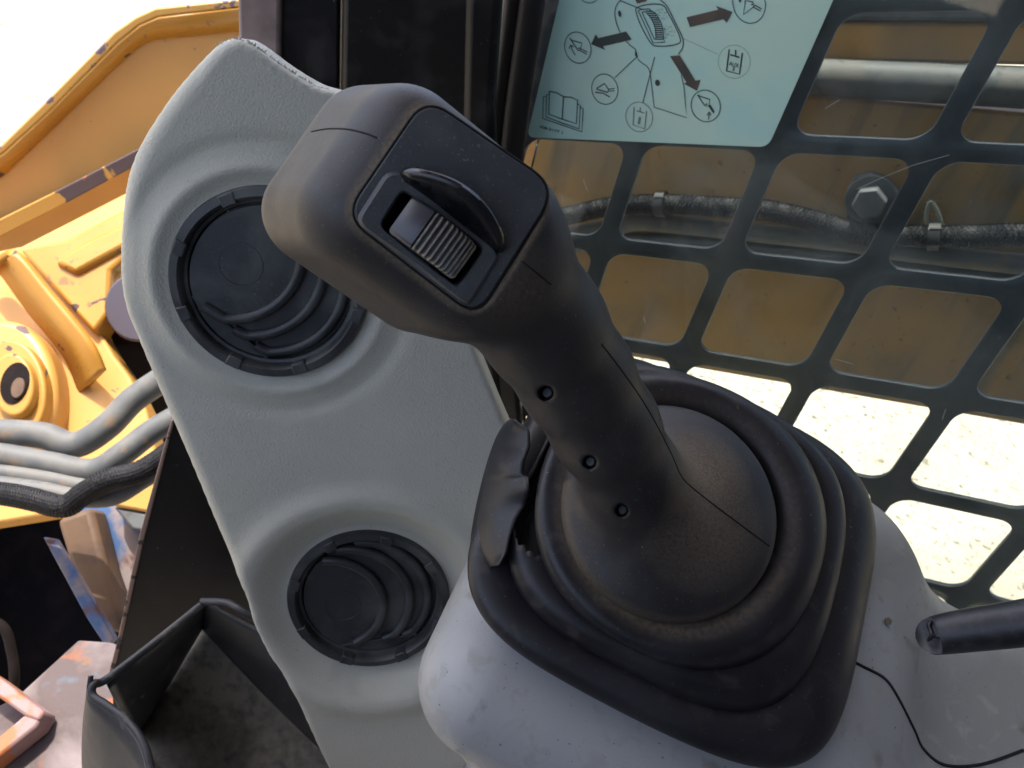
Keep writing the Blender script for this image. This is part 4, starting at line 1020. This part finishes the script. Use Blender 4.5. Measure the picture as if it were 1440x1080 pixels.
# hydraulic tubes across the arm
def tb(pts, r, m, name, label, cat='tube'):
    P = crom(np.array([V(*p) for p in pts]), 8); v, f = tube(P, r, 20); return tag(mk(name, v, f, m, ang=60), label, cat, 'grey tubes bent across the lift arm')
tb([(-80, 600, .90), (0, 607, .90), (60, 612, .90), (105, 626, .90), (150, 600, .90), (190, 560, .91), (250, 520, .92)], .0148, m_tube, 'steel_tube', 'grey steel tube bending up, topmost of the four tubes at left')
tb([(-80, 632, .88), (0, 640, .88), (70, 652, .88), (130, 662, .88), (170, 640, .88), (215, 606, .89), (270, 575, .90)], .0135, m_tube, 'steel_tube', 'grey steel tube second from the top at left, bending up behind the panel')
tb([(-80, 655, .87), (0, 664, .87), (60, 672, .87), (120, 684, .87), (175, 690, .87)], .0090, m_tube, 'steel_tube', 'thin straight grey tube third from the top at left')
tb([(-80, 672, .86), (0, 682, .86), (60, 690, .86), (110, 700, .86), (160, 698, .86), (205, 672, .87), (260, 640, .88)], .0100, m_tube, 'steel_tube', 'thin rusty grey tube lowest of the four tubes at left')
P = crom(np.array([V(*p) for p in [(-80, 690, .84), (0, 694, .84), (45, 702, .84), (90, 712, .84), (118, 694, .84), (150, 676, .84), (200, 662, .85), (250, 628, .86)]]), 8)
braid(P, .0115, 'braided_hose', 'black braided hose sagging under the grey tubes at left', 10, 40)
# yellow crossmember under the tubes and the blue worn casting
KF = facing(150, 760, 1.05, .1, .25)
cm = thing('crossmember', 'ochre crossmember with grey lower edge seen under the tubes', 'crossmember', KF.hit(200, 740))
pxprism('cross_plate', KF, [(150, 690), (270, 640), (270, 735), (215, 722), (160, 712)], .04, m_yel, cm, .004, z=.05)
pxprism('cross_edge', KF, [(158, 712), (215, 722), (270, 734), (270, 760), (185, 745)], .03, m_steel, cm, .004, z=.045)
cst = pxprism('worn_casting', KF, [(95, 690), (280, 690), (280, 1000), (190, 905), (150, 845)], .06, m_blue, None, .01)
tag(cst, 'scuffed blue and rust casting between the brown bracket and black side sheet', 'casting')
br = pxprism('curved_bracket', KF, [(78, 730), (128, 712), (150, 800), (168, 850), (185, 900), (140, 880), (108, 830)], .05, m_brown, None, .008, z=.05)
tag(br, 'brown rusty curved bracket beside the blue casting at lower left', 'bracket')
bs = pxprism('frame_rail', KF, [(60, 755), (78, 758), (110, 810), (162, 898), (150, 912), (122, 870)], .012, m_blue, None, .002, z=.095)
tag(bs, 'thin dark rail with bright blue worn stretch at lower left', 'rail')
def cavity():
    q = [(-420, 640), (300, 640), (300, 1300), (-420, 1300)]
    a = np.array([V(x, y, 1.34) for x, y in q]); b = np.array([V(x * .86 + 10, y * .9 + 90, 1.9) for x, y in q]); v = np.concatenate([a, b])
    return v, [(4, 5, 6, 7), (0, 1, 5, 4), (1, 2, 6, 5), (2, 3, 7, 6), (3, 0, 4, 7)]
pxp = mk('dark_backdrop', *cavity(), m_dark, ang=0); md = pxp.modifiers.new('thick', 'SOLIDIFY'); md.thickness = .03; md.offset = 0  # backdrop shell added so the gap behind the deck reads as shade
tag(pxp, 'added near black backdrop for the shaded gap behind the rusty deck', 'backdrop')
P = crom(np.array([V(*p) for p in [(-60, 860, 1.0), (0, 878, 1.0), (16, 915, 1.0), (20, 960, 1.0), (10, 1010, 1.02)]]), 6)
tag(mk('drain_hose', *tube(P, .006, 14), m_dark, ang=60), 'dark bent hose in the gap above the orange bracket', 'hose')
# rusty deck
RF = facing(100, 1000, .80, .0, .75)
dk = thing('rusty_deck', 'scuffed mauve and orange rusted deck plate at the bottom left', 'deck plate', RF.hit(80, 1080))
pxprism('deck_plate', RF, [(110, 900), (155, 903), (190, 915), (300, 1250), (-200, 1250), (-200, 1100), (25, 978)], .012, m_rust, dk, .002)
ob = thing('orange_bracket', 'orange and pink painted open bracket lying at the bottom left corner', 'bracket', RF.hit(20, 1050, .03))
outer = RF.h2([(-90, 905), (0, 950), (62, 1002), (-10, 1065), (-90, 1140)], .030); 
pxprism('bracket_rail', RF, [(-60, 915), (-5, 950), (62, 1000), (54, 1014), (36, 1008), (-20, 968), (-60, 945)], .028, m_orange, ob, .003, z=.032)
pxprism('bracket_rail', RF, [(62, 1002), (50, 1022), (0, 1062), (-60, 1110), (-60, 1076), (-5, 1038), (34, 1005)], .028, m_orange, ob, .003, z=.030)
# black side sheet with rusted cut edge
SFm = Frame(V(260, 800, .60), (1, 0, -.35), n=nrm(-Yv + .2 * Xv + .1 * up))
sp = thing('side_sheet', 'black painted steel side sheet with rusted raw edge behind the tray', 'steel sheet', SFm.hit(200, 940))
pxprism('sheet_face', SFm, [(243, 590), (420, 560), (520, 900), (520, 1250), (168, 1250), (157, 950), (168, 905), (200, 760)], .005, m_sidep, sp, .0008)
pxprism('cut_edge', SFm, [(240, 592), (245, 590), (202, 760), (170, 905), (160, 948), (153, 946), (165, 900), (196, 752)], .007, m_edge, sp, .0008, z=.0015)

# ------------------------------------------------------------------ storage tray
tr = thing('storage_tray', 'dusty black plastic storage tray below the vent panel', 'tray', V(300, 1080, .55))
def quadsheet(name, q, t, m, n=14, bow=0., attrf=None):
    a, b, c, d = [V(*p) for p in q]; vs = []
    for i in range(n + 1):
        for j in range(n + 1):
            u, w = i / n, j / n; p = a * (1 - u) * (1 - w) + b * u * (1 - w) + c * u * w + d * (1 - u) * w
            vs.append(p)
    f = [(i * (n + 1) + j, (i + 1) * (n + 1) + j, (i + 1) * (n + 1) + j + 1, i * (n + 1) + j + 1) for i in range(n) for j in range(n)]
    at = {'dust_or_glint': [attrf(i / n, j / n) for i in range(n + 1) for j in range(n + 1)]} if attrf else {'dust_or_glint': np.zeros((n + 1) ** 2)}
    o = mk(name, np.array(vs), f, m, tr, ang=40, attr=at); md = o.modifiers.new('thick', 'SOLIDIFY'); md.thickness = t; md.offset = 0
    return o
# corners: back corner (290,845), left corner (130,960), floor corner (190,1045)
quadsheet('tray_wall', [(150, 962, .50), (288, 846, .545), (285, 880, .60), (190, 1040, .585)], .0025, m_tray, attrf=lambda u, w: max(0, 1 - w * 9) * .9 if u > .25 else 0.)
quadsheet('tray_wall', [(286, 846, .545), (460, 935, .545), (500, 1110, .60), (284, 882, .60)], .0025, m_tray, attrf=lambda u, w: .1)
quadsheet('tray_floor', [(190, 1040, .585), (284, 878, .604), (540, 1080, .605), (400, 1260, .55)], .003, m_tray, attrf=lambda u, w: .8 * math.exp(-((u - .75) / .35) ** 2 - ((w - .2) / .4) ** 2) + .45)
def lipfn():
    top = crom(np.array([V(*p) for p in [(128, 950, .488), (127, 975, .486), (148, 992, .483), (176, 1012, .478), (200, 1045, .470), (212, 1090, .462), (218, 1150, .455)]]), 6)
    bot = crom(np.array([V(*p) for p in [(120, 1010, .545), (118, 1060, .545), (122, 1130, .545), (130, 1200, .54), (160, 1260, .53), (190, 1300, .52), (210, 1350, .51)]]), 6)
    return top, bot
top, bot = lipfn(); k = len(top)
vs = []; rows = 8
for i in range(k):
    for j in range(rows + 1): w = j / rows; vs.append(top[i] * (1 - w) + bot[i] * w)
f = [(i * (rows + 1) + j, (i + 1) * (rows + 1) + j, (i + 1) * (rows + 1) + j + 1, i * (rows + 1) + j + 1) for i in range(k - 1) for j in range(rows)]
o = mk('tray_front', np.array(vs), f, m_tray, tr, ang=60, attr={'dust_or_glint': np.zeros(len(vs))}); md = o.modifiers.new('thick', 'SOLIDIFY'); md.thickness = .003; md.offset = 0
# rim roll along the lip
P = crom(np.array([V(*p) for p in [(290, 845, .545), (222, 900, .522), (150, 955, .497), (132, 962, .489), (130, 978, .486), (150, 992, .483), (178, 1013, .478), (201, 1045, .470), (213, 1090, .462), (218, 1150, .455)]]), 6)
mk('tray_rim', *tube(P, .0026, 10), m_tray, tr, ang=60)
P = crom(np.array([V(*p) for p in [(284, 846, .543), (320, 848, .535), (345, 862, .53), (400, 895, .54), (460, 935, .545)]]), 6)
mk('tray_rim', *tube(P, .0026, 10), m_tray, tr, ang=60)
# lower wall and floor closing the space under the window beside the console
for o in list(bpy.data.objects):
    if '_o' in o: del o['_o']
